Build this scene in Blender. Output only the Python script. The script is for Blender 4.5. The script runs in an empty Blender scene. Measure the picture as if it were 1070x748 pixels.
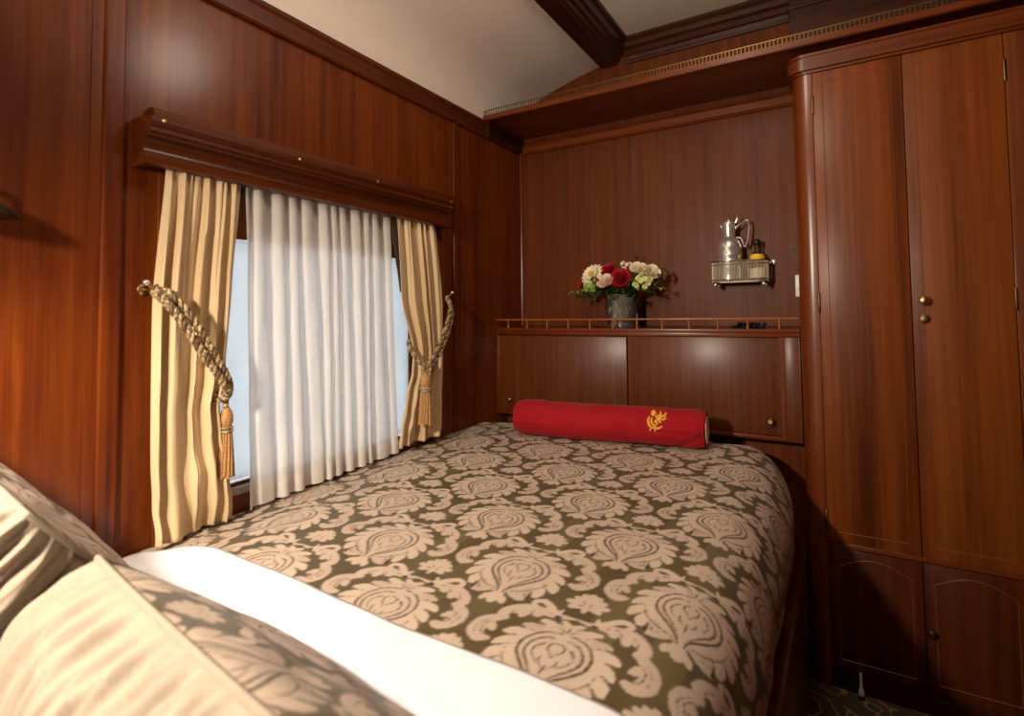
import bpy, bmesh, math, random
import numpy as np
from mathutils import Vector, Matrix, noise
random.seed(7); rng = np.random.default_rng(7)
PI = math.pi
SC = bpy.context.scene
COL = SC.collection
ORG = {}

# ------------------------------------------------------------------ helpers
def V(*a): return Vector(a)
def new_obj(name, bm, mat, loc=(0, 0, 0), smooth=True):
    loc = Vector(loc)
    for v in bm.verts: v.co -= loc
    bm.normal_update()
    me = bpy.data.meshes.new(name); bm.to_mesh(me); bm.free()
    for m_ in (mat if isinstance(mat, (list, tuple)) else [mat]): me.materials.append(m_)
    if smooth:
        for p in me.polygons: p.use_smooth = True
        try: me.set_sharp_from_angle(angle=math.radians(38))
        except Exception: pass
    o = bpy.data.objects.new(name, me); COL.objects.link(o)
    return o
def tag(o, label=None, cat=None, group=None, kind=None):
    if label: o['label'] = label
    if cat: o['category'] = cat
    if group: o['group'] = group
    if kind: o['kind'] = kind
    return o
def thing(name, label, cat, loc, group=None):
    o = bpy.data.objects.new(name, None); o.empty_display_size = .03
    o.location = loc; COL.objects.link(o); ORG[o.name] = Vector(loc)
    return tag(o, label, cat, group)
def part(name, bm, mat, parent, smooth=True, label=None):
    org = ORG[parent.name]
    o = new_obj(name, bm, mat, org, smooth); o.parent = parent
    ORG[o.name] = org
    if label: o['label'] = label
    return o
def solo(name, bm, mat, loc, label, cat, group=None, smooth=True):
    o = new_obj(name, bm, mat, loc, smooth); o.location = loc; ORG[o.name] = Vector(loc)
    return tag(o, label, cat, group)
def struct(name, bm, mat, smooth=False, parent=None):
    o = new_obj(name, bm, mat, (0, 0, 0), smooth); ORG[o.name] = Vector((0, 0, 0))
    if parent: o.parent = parent
    else: o['kind'] = 'structure'
    return o
def B(): return bmesh.new()
def box(bm, x0, x1, y0, y1, z0, z1, bev=0, seg=2):
    r = bmesh.ops.create_cube(bm, size=1)
    vs = r['verts']
    for v in vs:
        v.co = Vector((x0 + (v.co.x + .5) * (x1 - x0), y0 + (v.co.y + .5) * (y1 - y0), z0 + (v.co.z + .5) * (z1 - z0)))
    if bev > 0:
        es = list({e for v in vs for e in v.link_edges})
        bmesh.ops.bevel(bm, geom=es, offset=bev, segments=seg, profile=.5, affect='EDGES')
    return bm
def prism(bm, pts, axis, a0, a1, cap=True):
    """closed 2-D outline swept along an axis; pts are the other two coords in xyz order"""
    def P(p, a):
        return {'x': (a, p[0], p[1]), 'y': (p[0], a, p[1]), 'z': (p[0], p[1], a)}[axis]
    A = [bm.verts.new(P(p, a0)) for p in pts]; C = [bm.verts.new(P(p, a1)) for p in pts]
    n = len(pts)
    fs = [bm.faces.new((A[i], A[(i + 1) % n], C[(i + 1) % n], C[i])) for i in range(n)]
    if cap: fs += [bm.faces.new(A[::-1]), bm.faces.new(C)]
    bmesh.ops.recalc_face_normals(bm, faces=fs)
    return bm
def lathe(bm, prof, c, seg=32, axis='z', caps=True):
    """prof: list of (r, h)"""
    rings = []
    for r, h in prof:
        ring = []
        for i in range(seg):
            a = 2 * PI * i / seg; p = (r * math.cos(a), r * math.sin(a))
            q = {'z': (p[0], p[1], h), 'y': (p[0], h, p[1]), 'x': (h, p[0], p[1])}[axis]
            ring.append(bm.verts.new((c[0] + q[0], c[1] + q[1], c[2] + q[2])))
        rings.append(ring)
    fs = []
    for A, C in zip(rings, rings[1:]):
        for i in range(seg):
            fs.append(bm.faces.new((A[i], A[(i + 1) % seg], C[(i + 1) % seg], C[i])))
    if caps: fs += [bm.faces.new(rings[0][::-1]), bm.faces.new(rings[-1])]
    bmesh.ops.recalc_face_normals(bm, faces=fs)
    return bm
def spline(pts, n):
    pts = [Vector(p) for p in pts]; out = []
    P = [pts[0] * 2 - pts[1]] + pts + [pts[-1] * 2 - pts[-2]]
    m = len(pts) - 1
    for k in range(n):
        t = k / (n - 1) * m; i = min(int(t), m - 1); t -= i
        a, b, c, d = P[i:i + 4]
        out.append(.5 * ((2 * b) + (c - a) * t + (2 * a - 5 * b + 4 * c - d) * t * t + (3 * b - a - 3 * c + d) * t ** 3))
    return out
def frames(path):
    T = [(path[min(i + 1, len(path) - 1)] - path[max(i - 1, 0)]).normalized() for i in range(len(path))]
    up = Vector((0, 0, 1)) if abs(T[0].z) < .9 else Vector((1, 0, 0))
    N = (up - T[0] * up.dot(T[0])).normalized(); out = []
    for t in T:
        N = (N - t * N.dot(t)).normalized(); out.append((t, N, t.cross(N)))
    return out
def tube(bm, path, rad, seg=8, caps=True, flat=1.0):
    path = [Vector(p) for p in path]
    F = frames(path); rings = []
    for i, p in enumerate(path):
        r = rad(i / (len(path) - 1)) if callable(rad) else rad
        _, n, b = F[i]
        rings.append([bm.verts.new(p + n * (r * math.cos(2 * PI * k / seg)) + b * (r * flat * math.sin(2 * PI * k / seg))) for k in range(seg)])
    fs = []
    for A, C in zip(rings, rings[1:]):
        for k in range(seg): fs.append(bm.faces.new((A[k], A[(k + 1) % seg], C[(k + 1) % seg], C[k])))
    if caps: fs += [bm.faces.new(rings[0][::-1]), bm.faces.new(rings[-1])]
    bmesh.ops.recalc_face_normals(bm, faces=fs)
    return bm
def rope(bm, path, r, turns, strands=3, n=None):
    n = n or max(40, int(turns * 14))
    pl = spline(path, n); F = frames(pl)
    for s in range(strands):
        pts = []
        for i, p in enumerate(pl):
            a = 2 * PI * (turns * i / (n - 1) + s / strands)
            pts.append(p + F[i][1] * (r * math.cos(a)) + F[i][2] * (r * math.sin(a)))
        k = len(bm.faces); tube(bm, pts, r * .95, 7); bm.faces.ensure_lookup_table()
        for f in bm.faces[k:]: f.material_index = 1 if s == 1 else 0
    return bm
def ball(bm, c, r, s=(1, 1, 1), u=14, v=10):
    k = bmesh.ops.create_uvsphere(bm, u_segments=u, v_segments=v, radius=1)
    for q in k['verts']: q.co = Vector((c[0] + q.co.x * r * s[0], c[1] + q.co.y * r * s[1], c[2] + q.co.z * r * s[2]))
    return bm
def grid(bm, f, nu, nv, closed_u=False):
    vs = [[bm.verts.new(f(i / (nu - (0 if closed_u else 1)), j / (nv - 1))) for i in range(nu)] for j in range(nv)]
    for j in range(nv - 1):
        for i in range(nu if closed_u else nu - 1):
            bm.faces.new((vs[j][i], vs[j][(i + 1) % nu], vs[j + 1][(i + 1) % nu], vs[j + 1][i]))
    return vs
def sm(t, a=0., b=1.):
    t = min(1, max(0, (t - a) / (b - a))); return t * t * (3 - 2 * t)
def interp(tab, t):
    for (a, va), (b, vb) in zip(tab, tab[1:]):
        if (a <= t <= b) or (a >= t >= b):
            k = (t - a) / (b - a) if b != a else 0
            k = k * k * (3 - 2 * k) * .5 + k * .5
            return va + (vb - va) * k
    return tab[0][1] if abs(t - tab[0][0]) < abs(t - tab[-1][0]) else tab[-1][1]
def solidify(o, t, off=-1):
    m = o.modifiers.new('thickness', 'SOLIDIFY'); m.thickness = t; m.offset = off; return o

# ------------------------------------------------------------------ materials
def mat(name):
    m = bpy.data.materials.new(name); m.use_nodes = True
    nt = m.node_tree; b = nt.nodes['Principled BSDF']
    return m, nt, b
def ND(nt, t, **k):
    n = nt.nodes.new(t)
    for a, v in k.items():
        if a in n.inputs: n.inputs[a].default_value = v
        else: setattr(n, a, v)
    return n
def ramp(nt, stops):
    r = nt.nodes.new('ShaderNodeValToRGB'); e = r.color_ramp.elements
    while len(e) < len(stops): e.new(.5)
    for k, (p, c) in zip(e, stops): k.position = p; k.color = (*c, 1)
    return r
def mixc(nt, fac, a, b, mode='MIX'):
    m = nt.nodes.new('ShaderNodeMix'); m.data_type = 'RGBA'; m.blend_type = mode
    for s, v in ((m.inputs[0], fac), (m.inputs[6], a), (m.inputs[7], b)):
        if hasattr(v, 'is_linked') or hasattr(v, 'links'): nt.links.new(v, s)
        elif isinstance(v, (int, float)): s.default_value = v
        else: s.default_value = (*v, 1)
    return m.outputs[2]
def wood(name, axis='z', cols=((.030, .006, .0015), (.075, .017, .004), (.135, .036, .008)), rough=.42, coat=.55, crough=.16, fine=1.0, bump=.03, spec=.2):
    m, nt, b = mat(name); L = nt.links.new
    tc = ND(nt, 'ShaderNodeTexCoord')
    sq = {'z': (1, 1, .028), 'x': (.028, 1, 1), 'y': (1, .028, 1)}[axis]
    mp = ND(nt, 'ShaderNodeMapping'); mp.inputs['Scale'].default_value = sq
    L(tc.outputs['Object'], mp.inputs[0])
    n1 = ND(nt, 'ShaderNodeTexNoise', Scale=38 * fine, Detail=4.0, Roughness=.55, Distortion=.25)
    n2 = ND(nt, 'ShaderNodeTexNoise', Scale=150 * fine, Detail=5.0, Roughness=.65)
    n3 = ND(nt, 'ShaderNodeTexNoise', Scale=7.0, Detail=3.0)
    for n in (n1, n2, n3): L(mp.outputs[0], n.inputs['Vector'])
    a = ND(nt, 'ShaderNodeMath', operation='MULTIPLY_ADD'); L(n2.outputs['Fac'], a.inputs[0]); a.inputs[1].default_value = .55; L(n1.outputs['Fac'], a.inputs[2])
    a2 = ND(nt, 'ShaderNodeMath', operation='MULTIPLY_ADD'); L(n3.outputs['Fac'], a2.inputs[0]); a2.inputs[1].default_value = .6; L(a.outputs[0], a2.inputs[2])
    cols = [(c[0] * .86, c[1] * .76, c[2] * .60) for c in cols]
    r = ramp(nt, [(.0, cols[0]), (.45, cols[1]), (1., cols[2])])
    mr = ND(nt, 'ShaderNodeMapRange'); mr.inputs[1].default_value = .78; mr.inputs[2].default_value = 1.38
    L(a2.outputs[0], mr.inputs[0]); L(mr.outputs[0], r.inputs[0])
    L(r.outputs[0], b.inputs['Base Color'])
    b.inputs['Roughness'].default_value = rough
    b.inputs['Coat Weight'].default_value = coat; b.inputs['Coat Roughness'].default_value = crough
    b.inputs['Specular IOR Level'].default_value = spec
    bp = ND(nt, 'ShaderNodeBump', Strength=bump, Distance=.002); L(n2.outputs['Fac'], bp.inputs['Height']); L(bp.outputs[0], b.inputs['Normal'])
    return m
def plain(name, col, rough=.5, metal=0., noise_amt=0., nscale=40, sheen=0., bump=0., spec=.5, **kw):
    m, nt, b = mat(name); L = nt.links.new
    b.inputs['Base Color'].default_value = (*col, 1); b.inputs['Roughness'].default_value = rough; b.inputs['Metallic'].default_value = metal
    b.inputs['Specular IOR Level'].default_value = spec
    if sheen: b.inputs['Sheen Weight'].default_value = sheen
    tc = ND(nt, 'ShaderNodeTexCoord'); n = ND(nt, 'ShaderNodeTexNoise', Scale=nscale, Detail=4.0); L(tc.outputs['Object'], n.inputs['Vector'])
    if noise_amt:
        c0 = tuple(max(0, c * (1 - noise_amt)) for c in col); c1 = tuple(min(1, c * (1 + noise_amt)) for c in col)
        L(mixc(nt, n.outputs['Fac'], c0, c1), b.inputs['Base Color'])
    if bump:
        bp = ND(nt, 'ShaderNodeBump', Strength=bump, Distance=.003); L(n.outputs['Fac'], bp.inputs['Height']); L(bp.outputs[0], b.inputs['Normal'])
    for k, v in kw.items(): b.inputs[k.replace('_', ' ')].default_value = v
    return m

M = {}
WC = ((.075, .0110, .0012), (.155, .031, .0030), (.235, .060, .0062))
M['wood_v'] = wood('mahogany_upright_grain', 'z', WC, coat=.42, crough=.22, rough=.55, spec=.15)
M['wood_x'] = wood('mahogany_cross_grain', 'x', WC, coat=.3, crough=.25)
M['wood_y'] = wood('mahogany_long_grain', 'y', ((.045, .009, .0015), (.10, .021, .003), (.16, .038, .005)), coat=.4, crough=.2)
M['wood_door'] = wood('mahogany_figured_door', 'z', ((.090, .020, .003), (.200, .050, .0075), (.310, .092, .015)), fine=.55, rough=.5, coat=.25, crough=.3)
M['wood_post'] = wood('mahogany_polished_post', 'z', ((.075, .015, .003), (.16, .036, .007), (.23, .058, .012)), fine=.6, rough=.35, coat=.6, crough=.24)
M['wood_far'] = wood('mahogany_fine_stripe', 'z', ((.080, .017, .0025), (.125, .030, .0045), (.175, .048, .008)), fine=1.6, rough=.55, coat=.14, crough=.36, spec=.12)
M['wood_cab'] = wood('mahogany_cabinet_door', 'z', ((.080, .019, .004), (.125, .033, .007), (.175, .052, .012)), fine=1.7, rough=.5, coat=.42, crough=.30)
M['wood_low'] = wood('mahogany_shaded_door', 'z', ((.040, .007, .001), (.085, .017, .0025), (.13, .03, .005)), fine=.7, rough=.5, coat=.2, crough=.3)  # shade on the lower doors put into a darker base colour
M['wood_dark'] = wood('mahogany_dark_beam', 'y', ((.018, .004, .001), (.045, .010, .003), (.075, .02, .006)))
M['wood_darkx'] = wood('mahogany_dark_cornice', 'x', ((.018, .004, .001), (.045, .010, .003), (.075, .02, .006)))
M['rail'] = wood('pale_mahogany_rail', 'x', ((.22, .06, .012), (.34, .11, .025), (.45, .17, .045)), coat=.4, crough=.2)
M['inlay'] = plain('pale_stringing', (.20, .07, .02), .4)
M['gap'] = plain('dark_gap', (.01, .003, .001), .7)
M['ceiling'] = plain('cream_ceiling_paint', (.78, .68, .60), .7, noise_amt=.02, nscale=3)
M['brass'] = plain('aged_brass', (.52, .36, .16), .28, 1., noise_amt=.15)
M['bronze'] = plain('dark_bronze', (.05, .035, .022), .4, .8, noise_amt=.2)
M['pewter'] = plain('tarnished_pewter', (.17, .13, .095), .45, 1., noise_amt=.15)
M['dullbrass'] = plain('dull_brass', (.20, .12, .05), .42, 1., noise_amt=.2)
M['silver'] = plain('silver_plate', (.86, .83, .80), .2, .82, noise_amt=.05)
M['whiteplastic'] = plain('white_plastic', (.8, .78, .72), .35)
M['black'] = plain('black_resin', (.012, .011, .01), .35)
M['sheet'] = plain('white_cotton_sheet', (.78, .77, .83), .8, bump=.08, nscale=60, spec=.2)
M['red'] = plain('red_fleece', (.33, .008, .014), .9, noise_amt=.22, nscale=180, sheen=.06, bump=.25, spec=.15)
M['redwhite'] = plain('cream_lining', (.75, .62, .52), .8, noise_amt=.1)
M['goldthread'] = plain('gold_thread', (.85, .40, .04), .5, noise_amt=.25, nscale=400, bump=.3)
def fabric(name, col, rough=.6, sheen=.2, weave=500, bump=.12, var=.1, big=6):
    m, nt, b = mat(name); L = nt.links.new
    tc = ND(nt, 'ShaderNodeTexCoord')
    w = ND(nt, 'ShaderNodeTexNoise', Scale=weave, Detail=2.0); g = ND(nt, 'ShaderNodeTexNoise', Scale=big, Detail=3.0)
    mp = ND(nt, 'ShaderNodeMapping'); mp.inputs['Scale'].default_value = (1, 1, .12)
    L(tc.outputs['Object'], mp.inputs[0]); L(mp.outputs[0], w.inputs['Vector']); L(tc.outputs['Object'], g.inputs['Vector'])
    c1 = mixc(nt, w.outputs['Fac'], tuple(c * (1 - var) for c in col), tuple(min(1, c * (1 + var)) for c in col))
    c2 = mixc(nt, g.outputs['Fac'], tuple(1 - var for c in col), (1, 1, 1))
    L(mixc(nt, 1.0, c1, c2, 'MULTIPLY'), b.inputs['Base Color'])
    b.inputs['Roughness'].default_value = rough; b.inputs['Sheen Weight'].default_value = sheen; b.inputs['Specular IOR Level'].default_value = .3
    bp = ND(nt, 'ShaderNodeBump', Strength=bump, Distance=.001); L(w.outputs['Fac'], bp.inputs['Height']); L(bp.outputs[0], b.inputs['Normal'])
    return m
M['curtain'] = fabric('gold_beige_satin', (.66, .485, .275), .5, .3)
M['beige'] = fabric('beige_slub_cotton', (.37, .30, .23), .85, .05, weave=260, bump=.3, var=.18)
M['braid'] = fabric('brown_bead_braid', (.09, .04, .015), .5, .1, weave=700, bump=.5, var=.5)
def striped_rope(name, c1, c2, scale):
    m, nt, b = mat(name); L = nt.links.new
    tc = ND(nt, 'ShaderNodeTexCoord'); n = ND(nt, 'ShaderNodeTexNoise', Scale=scale, Detail=1.0)
    L(tc.outputs['Object'], n.inputs['Vector']); r = ramp(nt, [(.38, c1), (.6, c2)]); L(n.outputs['Fac'], r.inputs[0]); L(r.outputs[0], b.inputs['Base Color'])
    b.inputs['Roughness'].default_value = .55; b.inputs['Sheen Weight'].default_value = .3
    return m
M['rope'] = striped_rope('gold_brown_cord', (.13, .065, .02), (.50, .36, .17), 140)
M['ropedark'] = striped_rope('dark_brown_cord', (.05, .025, .008), (.16, .085, .03), 140)
M['tassel'] = striped_rope('amber_tassel_thread', (.28, .12, .03), (.50, .27, .09), 300)
# sheer voile
def voile():
    m, nt, b = mat('white_voile'); L = nt.links.new; out = nt.nodes['Material Output']
    d = ND(nt, 'ShaderNodeBsdfDiffuse'); d.inputs[0].default_value = (.90, .845, .79, 1)
    t = ND(nt, 'ShaderNodeBsdfTranslucent'); t.inputs[0].default_value = (.88, .84, .8, 1)
    tr = ND(nt, 'ShaderNodeBsdfTransparent')
    tc = ND(nt, 'ShaderNodeTexCoord'); n = ND(nt, 'ShaderNodeTexNoise', Scale=500.0, Detail=1.0); L(tc.outputs['Object'], n.inputs['Vector'])
    m1 = ND(nt, 'ShaderNodeMixShader'); m1.inputs[0].default_value = .35; L(d.outputs[0], m1.inputs[1]); L(t.outputs[0], m1.inputs[2])
    mr = ND(nt, 'ShaderNodeMapRange'); mr.inputs[3].default_value = .05; mr.inputs[4].default_value = .28; L(n.outputs['Fac'], mr.inputs[0])
    m2 = ND(nt, 'ShaderNodeMixShader'); L(mr.outputs[0], m2.inputs[0]); L(m1.outputs[0], m2.inputs[1]); L(tr.outputs[0], m2.inputs[2])
    L(m2.outputs[0], out.inputs[0]); return m
M['voile'] = voile()
def blindmat():
    m, nt, b = mat('pale_blind_cloth'); L = nt.links.new; out = nt.nodes['Material Output']
    tc = ND(nt, 'ShaderNodeTexCoord'); n = ND(nt, 'ShaderNodeTexNoise', Scale=90.0, Detail=2.0); L(tc.outputs['Object'], n.inputs['Vector'])
    d = ND(nt, 'ShaderNodeBsdfDiffuse'); L(mixc(nt, n.outputs['Fac'], (.78, .81, .83), (.84, .86, .87)), d.inputs[0])
    t = ND(nt, 'ShaderNodeBsdfTranslucent'); t.inputs[0].default_value = (.84, .88, .92, 1)
    m1 = ND(nt, 'ShaderNodeMixShader'); m1.inputs[0].default_value = .45; L(d.outputs[0], m1.inputs[1]); L(t.outputs[0], m1.inputs[2]); L(m1.outputs[0], out.inputs[0])
    return m
M['blind'] = blindmat()
def glassmat(name, col, rough=.02, trans=1.0):
    m, nt, b = mat(name); b.inputs['Base Color'].default_value = (*col, 1); b.inputs['Roughness'].default_value = rough
    b.inputs['Transmission Weight'].default_value = trans; b.inputs['IOR'].default_value = 1.45
    return m
M['glass'] = glassmat('clear_glass', (.93, .96, .95))
def thinglass(name, tint, fac, haze=.02):
    m, nt, b = mat(name); L = nt.links.new; out = nt.nodes['Material Output']
    t = ND(nt, 'ShaderNodeBsdfTransparent'); t.inputs[0].default_value = (*tint, 1)
    g = ND(nt, 'ShaderNodeBsdfGlossy'); g.inputs[1].default_value = .06
    f = ND(nt, 'ShaderNodeFresnel'); f.inputs[0].default_value = 1.5
    a = ND(nt, 'ShaderNodeMath', operation='ADD'); L(f.outputs[0], a.inputs[0]); a.inputs[1].default_value = fac
    d = ND(nt, 'ShaderNodeBsdfDiffuse'); d.inputs[0].default_value = (.75, .74, .68, 1); y = ND(nt, 'ShaderNodeMixShader'); y.inputs[0].default_value = haze; L(t.outputs[0], y.inputs[1]); L(d.outputs[0], y.inputs[2])
    x = ND(nt, 'ShaderNodeMixShader'); L(a.outputs[0], x.inputs[0]); L(y.outputs[0], x.inputs[1]); L(g.outputs[0], x.inputs[2]); L(x.outputs[0], out.inputs[0]); return m
M['vaseglass'] = thinglass('vase_glass', (.94, .96, .93), .06, .09)
M['water'] = thinglass('vase_water', (.90, .93, .86), .0)
M['amber'] = plain('amber_label_band', (.85, .50, .02), .45)
M['bottle'] = thinglass('clear_bottle_glass', (.80, .66, .50), .05)
M['paper'] = plain('cream_paper', (.8, .7, .5), .7)
def leafm(name, c, v=.35): return plain(name, c, .5, noise_amt=v, nscale=60)
M['leaf'] = leafm('deep_green_leaf', (.035, .075, .018)); M['leaf2'] = leafm('lime_leaf', (.25, .38, .06)); M['wisp'] = leafm('brown_seed', (.10, .05, .02))
M['rose'] = leafm('red_petal', (.33, .006, .016)); M['cream'] = leafm('cream_petal', (.82, .72, .50), .12); M['pinkw'] = leafm('blush_petal', (.80, .60, .48), .12); M['limefl'] = leafm('pale_lime_floret', (.62, .66, .25), .2)
M['yellow'] = leafm('yellow_centre', (.7, .42, .05))
def carpet():
    m, nt, b = mat('scroll_carpet'); L = nt.links.new
    tc = ND(nt, 'ShaderNodeTexCoord'); v = ND(nt, 'ShaderNodeTexVoronoi', Scale=6.5); v.feature = 'F1'
    L(tc.outputs['Object'], v.inputs['Vector'])
    n = ND(nt, 'ShaderNodeTexNoise', Scale=14.0, Detail=3.0); L(tc.outputs['Object'], n.inputs['Vector'])
    a = ND(nt, 'ShaderNodeMath', operation='MULTIPLY_ADD'); L(n.outputs['Fac'], a.inputs[0]); a.inputs[1].default_value = .5; L(v.outputs['Distance'], a.inputs[2])
    s = ND(nt, 'ShaderNodeMath', operation='MULTIPLY'); L(a.outputs[0], s.inputs[0]); s.inputs[1].default_value = 26
    q = ND(nt, 'ShaderNodeMath', operation='SINE'); L(s.outputs[0], q.inputs[0])
    r = ramp(nt, [(.80, (.07, .055, .03)), (.93, (.30, .20, .08))]); L(q.outputs[0], r.inputs[0])
    L(r.outputs[0], b.inputs['Base Color']); b.inputs['Roughness'].default_value = .95
    return m
M['carpet'] = carpet()

# ------------------------------------------------------------------ damask pattern (one repeat, cm)
TW, TH = 32.5, 42.0
def damask_tile(res=20):
    """returns (leaf, line, tone) arrays for one half-drop repeat; res = samples per cm"""
    W2, H2 = 22., 22.
    xs = np.arange(-W2, W2, 1 / res) + .5 / res; ys = np.arange(-H2, H2, 1 / res) + .5 / res
    X, Y = np.meshgrid(np.abs(xs), ys)
    leaf = np.full(X.shape, 9.); line = np.full(X.shape, 9.); tone = np.zeros(X.shape)
    def path(P, R, n):
        P3 = spline([(p[0], p[1], 0) for p in P], n); R3 = spline([(r, 0, 0) for r in R], n)
        return [(p.x, p.y, r.x) for p, r in zip(P3, R3)]
    def stroke(dst, P, R, n=26, t=None):
        pts = path(P, R, n); mx = max(r for _, _, r in pts) + .4
        x0 = min(p[0] for p in pts) - mx; x1 = max(p[0] for p in pts) + mx; y0 = min(p[1] for p in pts) - mx; y1 = max(p[1] for p in pts) + mx
        j0, j1 = np.searchsorted(ys, (y0, y1)); sub = np.full((j1 - j0, X.shape[1]), 9.)
        xx, yy = X[j0:j1], Y[j0:j1]
        for px, py, r in pts: np.minimum(sub, np.hypot(xx - px, yy - py) - r, out=sub)
        if t is not None: tone[j0:j1][sub < 0] = t
        np.minimum(dst[j0:j1], sub, out=dst[j0:j1])
    # medallion petals: lobed leaves that sweep outward and down
    def pol(r, a): a = math.radians(a); return (abs(r * math.cos(a)) if a < 1.6 else 0, 1.05 * r * math.sin(a))
    for a, ro, w in ((-62, 8.2, 1.45), (-40, 9.3, 1.35), (-20, 9.7, 1.3), (0, 9.1, 1.2), (20, 9.3, 1.2), (41, 8.6, 1.15), (62, 8.7, 1.1), (84, 8.3, 1.05)):
        stroke(leaf, [pol(3.6, a + 18), pol(6.2, a + 11), pol(ro - 1.0, a + 3), pol(ro, a - 4)], [1.3, w * 1.1, w, .85], 18, .2 + .6 * ((ro * 10) % 2))
    for a, ro in ((-51, 9.6), (-30, 10.2), (-10, 10.2), (10, 10.0), (30, 9.8), (51, 9.4), (73, 9.3)):
        stroke(line, [pol(6.6, a + 11), pol(7.8, a + 6), pol(ro - .6, a + .5), pol(ro + .4, a - 2)], [.04, .12, .34, .7], 18)
    stroke(line, [(1.3, -7.4), (4.2, -6.2), (6.6, -3.6), (7.4, -.6)], [.08, .15, .13, .04], 40)
    stroke(leaf, [(0, -4), (0, 0), (0, 4)], [4.2, 5.8, 4.4], 14, .6)
    # teardrop outlines
    stroke(line, [(.55, -8.2), (1.1, -6.4), (3.2, -4.0), (5.4, -1.0), (5.5, 2.2), (3.6, 4.9), (.4, 5.9)], [.14, .22, .27, .26, .24, .22, .14], 60)
    stroke(line, [(.9, -6.0), (2.4, -3.6), (4.2, -.9), (4.3, 1.6), (2.8, 3.7), (.9, 4.2)], [.12, .19, .22, .21, .18, .12], 50)
    stroke(line, [(1.4, -2.6), (2.9, -.9), (3.1, .9), (2.2, 2.2)], [.07, .13, .13, .2], 30)
    stroke(line, [(0, -5.2), (0, -3.6), (0, -2.0)], [.06, .16, .05], 14)
    stroke(line, [(.35, -3.4), (1.3, -2.0), (1.5, -.4)], [.05, .15, .05], 18)
    stroke(line, [(.1, 3.0), (1.1, 2.5), (1.2, 1.3), (.5, .4), (.1, -.6)], [.08, .15, .14, .12, .06], 26)
    stroke(line, [(0, 6.5), (0, 7.9)], [.15, .05], 10); stroke(line, [(.5, 6.4), (1.9, 7.4)], [.13, .05], 12)
    # tulip foot and curls
    stroke(leaf, [(0, -8.0), (0, -9.6), (0, -11.0)], [.7, 1.5, 1.0], 12, .7)
    stroke(leaf, [(.6, -9.4), (1.7, -10.2), (2.1, -11.2)], [.6, .8, .5], 12, .7)
    stroke(leaf, [(1.6, -6.8), (3.4, -8.0), (5.0, -8.3), (5.6, -7.3)], [.9, 1.2, 1.0, .7], 18, .3)
    stroke(line, [(3.6, -7.6), (4.7, -7.8), (4.9, -7.2)], [.06, .1, .14], 12)
    # arching acanthus scroll
    stroke(leaf, [(.2, 10.6), (2.6, 10.2), (5.6, 10.3), (8.6, 10.2), (11.0, 8.9), (12.2, 7.2), (11.2, 6.1)], [.25, .65, 1.05, 1.35, 1.3, 1.0, .7], 50, .5)
    stroke(leaf, [(8.6, 9.6), (9.0, 8.0)], [1.1, .8], 8, .5); stroke(leaf, [(6.2, 9.8), (6.7, 8.9)], [.9, .7], 8, .5)
    stroke(leaf, [(3.6, 10.6), (5.2, 12.0), (6.9, 13.2), (8.4, 12.9), (8.7, 11.9), (8.0, 11.6)], [.5, .75, .7, .6, .5, .35], 36, .8)
    stroke(leaf, [(3.6, 10.8), (3.1, 12.2)], [.6, .25], 8, .8)
    stroke(line, [(9.4, 9.9), (10.9, 8.2), (10.3, 7.2)], [.05, .12, .14], 20); stroke(line, [(7.4, 10.1), (8.0, 9.2)], [.06, .12], 10); stroke(line, [(4.4, 10.2), (7.0, 10.6)], [.05, .1], 14)
    # drooping shell leaf at the sides
    stroke(leaf, [(11.0, 6.0), (12.6, 5.2), (13.9, 3.6), (14.0, 1.2), (12.6, -.6), (11.2, -.4)], [.4, 1.1, 1.45, 1.5, 1.2, .7], 36, .35)
    stroke(leaf, [(12.2, 3.0), (11.5, 2.2)], [1.0, .6], 8, .35)
    stroke(line, [(12.0, 4.6), (13.3, 3.0), (12.9, .9), (11.8, .5)], [.05, .13, .13, .16], 26); stroke(line, [(13.0, 4.6), (14.3, 2.6), (13.9, .5)], [.05, .1, .07], 22)
    # palmette between the scrolls
    for a, l in ((-24, 2.6), (8, 3.3), (38, 3.0), (66, 3.2), (90, 3.5)):
        c, s = math.cos(math.radians(a)), math.sin(math.radians(a))
        stroke(leaf, [(.3 * c, 15.2 + .3 * s), (l * .6 * c, 15.2 + l * .6 * s), (l * c, 15.2 + l * s)], [.5, .75, .7], 12, .6)
    stroke(leaf, [(0, 13.2), (0, 15)], [.45, .9], 8, .6)
    stroke(line, [(.5, 15.5), (1.0, 16.3)], [.1, .06], 8); stroke(line, [(.7, 14.9), (1.5, 15.0)], [.1, .05], 8)
    aa = .09
    lf = np.clip(.5 - leaf / aa, 0, 1); ln = np.clip(.5 - line / aa, 0, 1)
    nx, ny = int(TW * res), int(TH * res)
    out = [np.zeros((ny, nx)) for _ in range(3)]
    for ox, oy in ((0, 0), (TW / 2, TH / 2)):
        ix = (np.floor((xs + ox) * res).astype(int)) % nx; iy = (np.floor((ys + oy) * res).astype(int)) % ny
        # paint row/column blocks (wraps)
        for sx in (0, 1):
            for sy in (0, 1):
                mxk = (np.arange(len(xs)) // nx) == sx; myk = (np.arange(len(ys)) // ny) == sy
                if not mxk.any() or not myk.any(): continue
                sub = np.ix_(iy[myk], ix[mxk]); src = np.ix_(myk, mxk)
                new = lf[src]; msk = new > out[0][sub]
                out[0][sub] = np.maximum(out[0][sub], new)
                out[1][sub] = np.where(msk, ln[src], out[1][sub]); out[2][sub] = np.where(msk, tone[src], out[2][sub])
    return out
TILE = damask_tile(); TRES = 20
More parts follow.
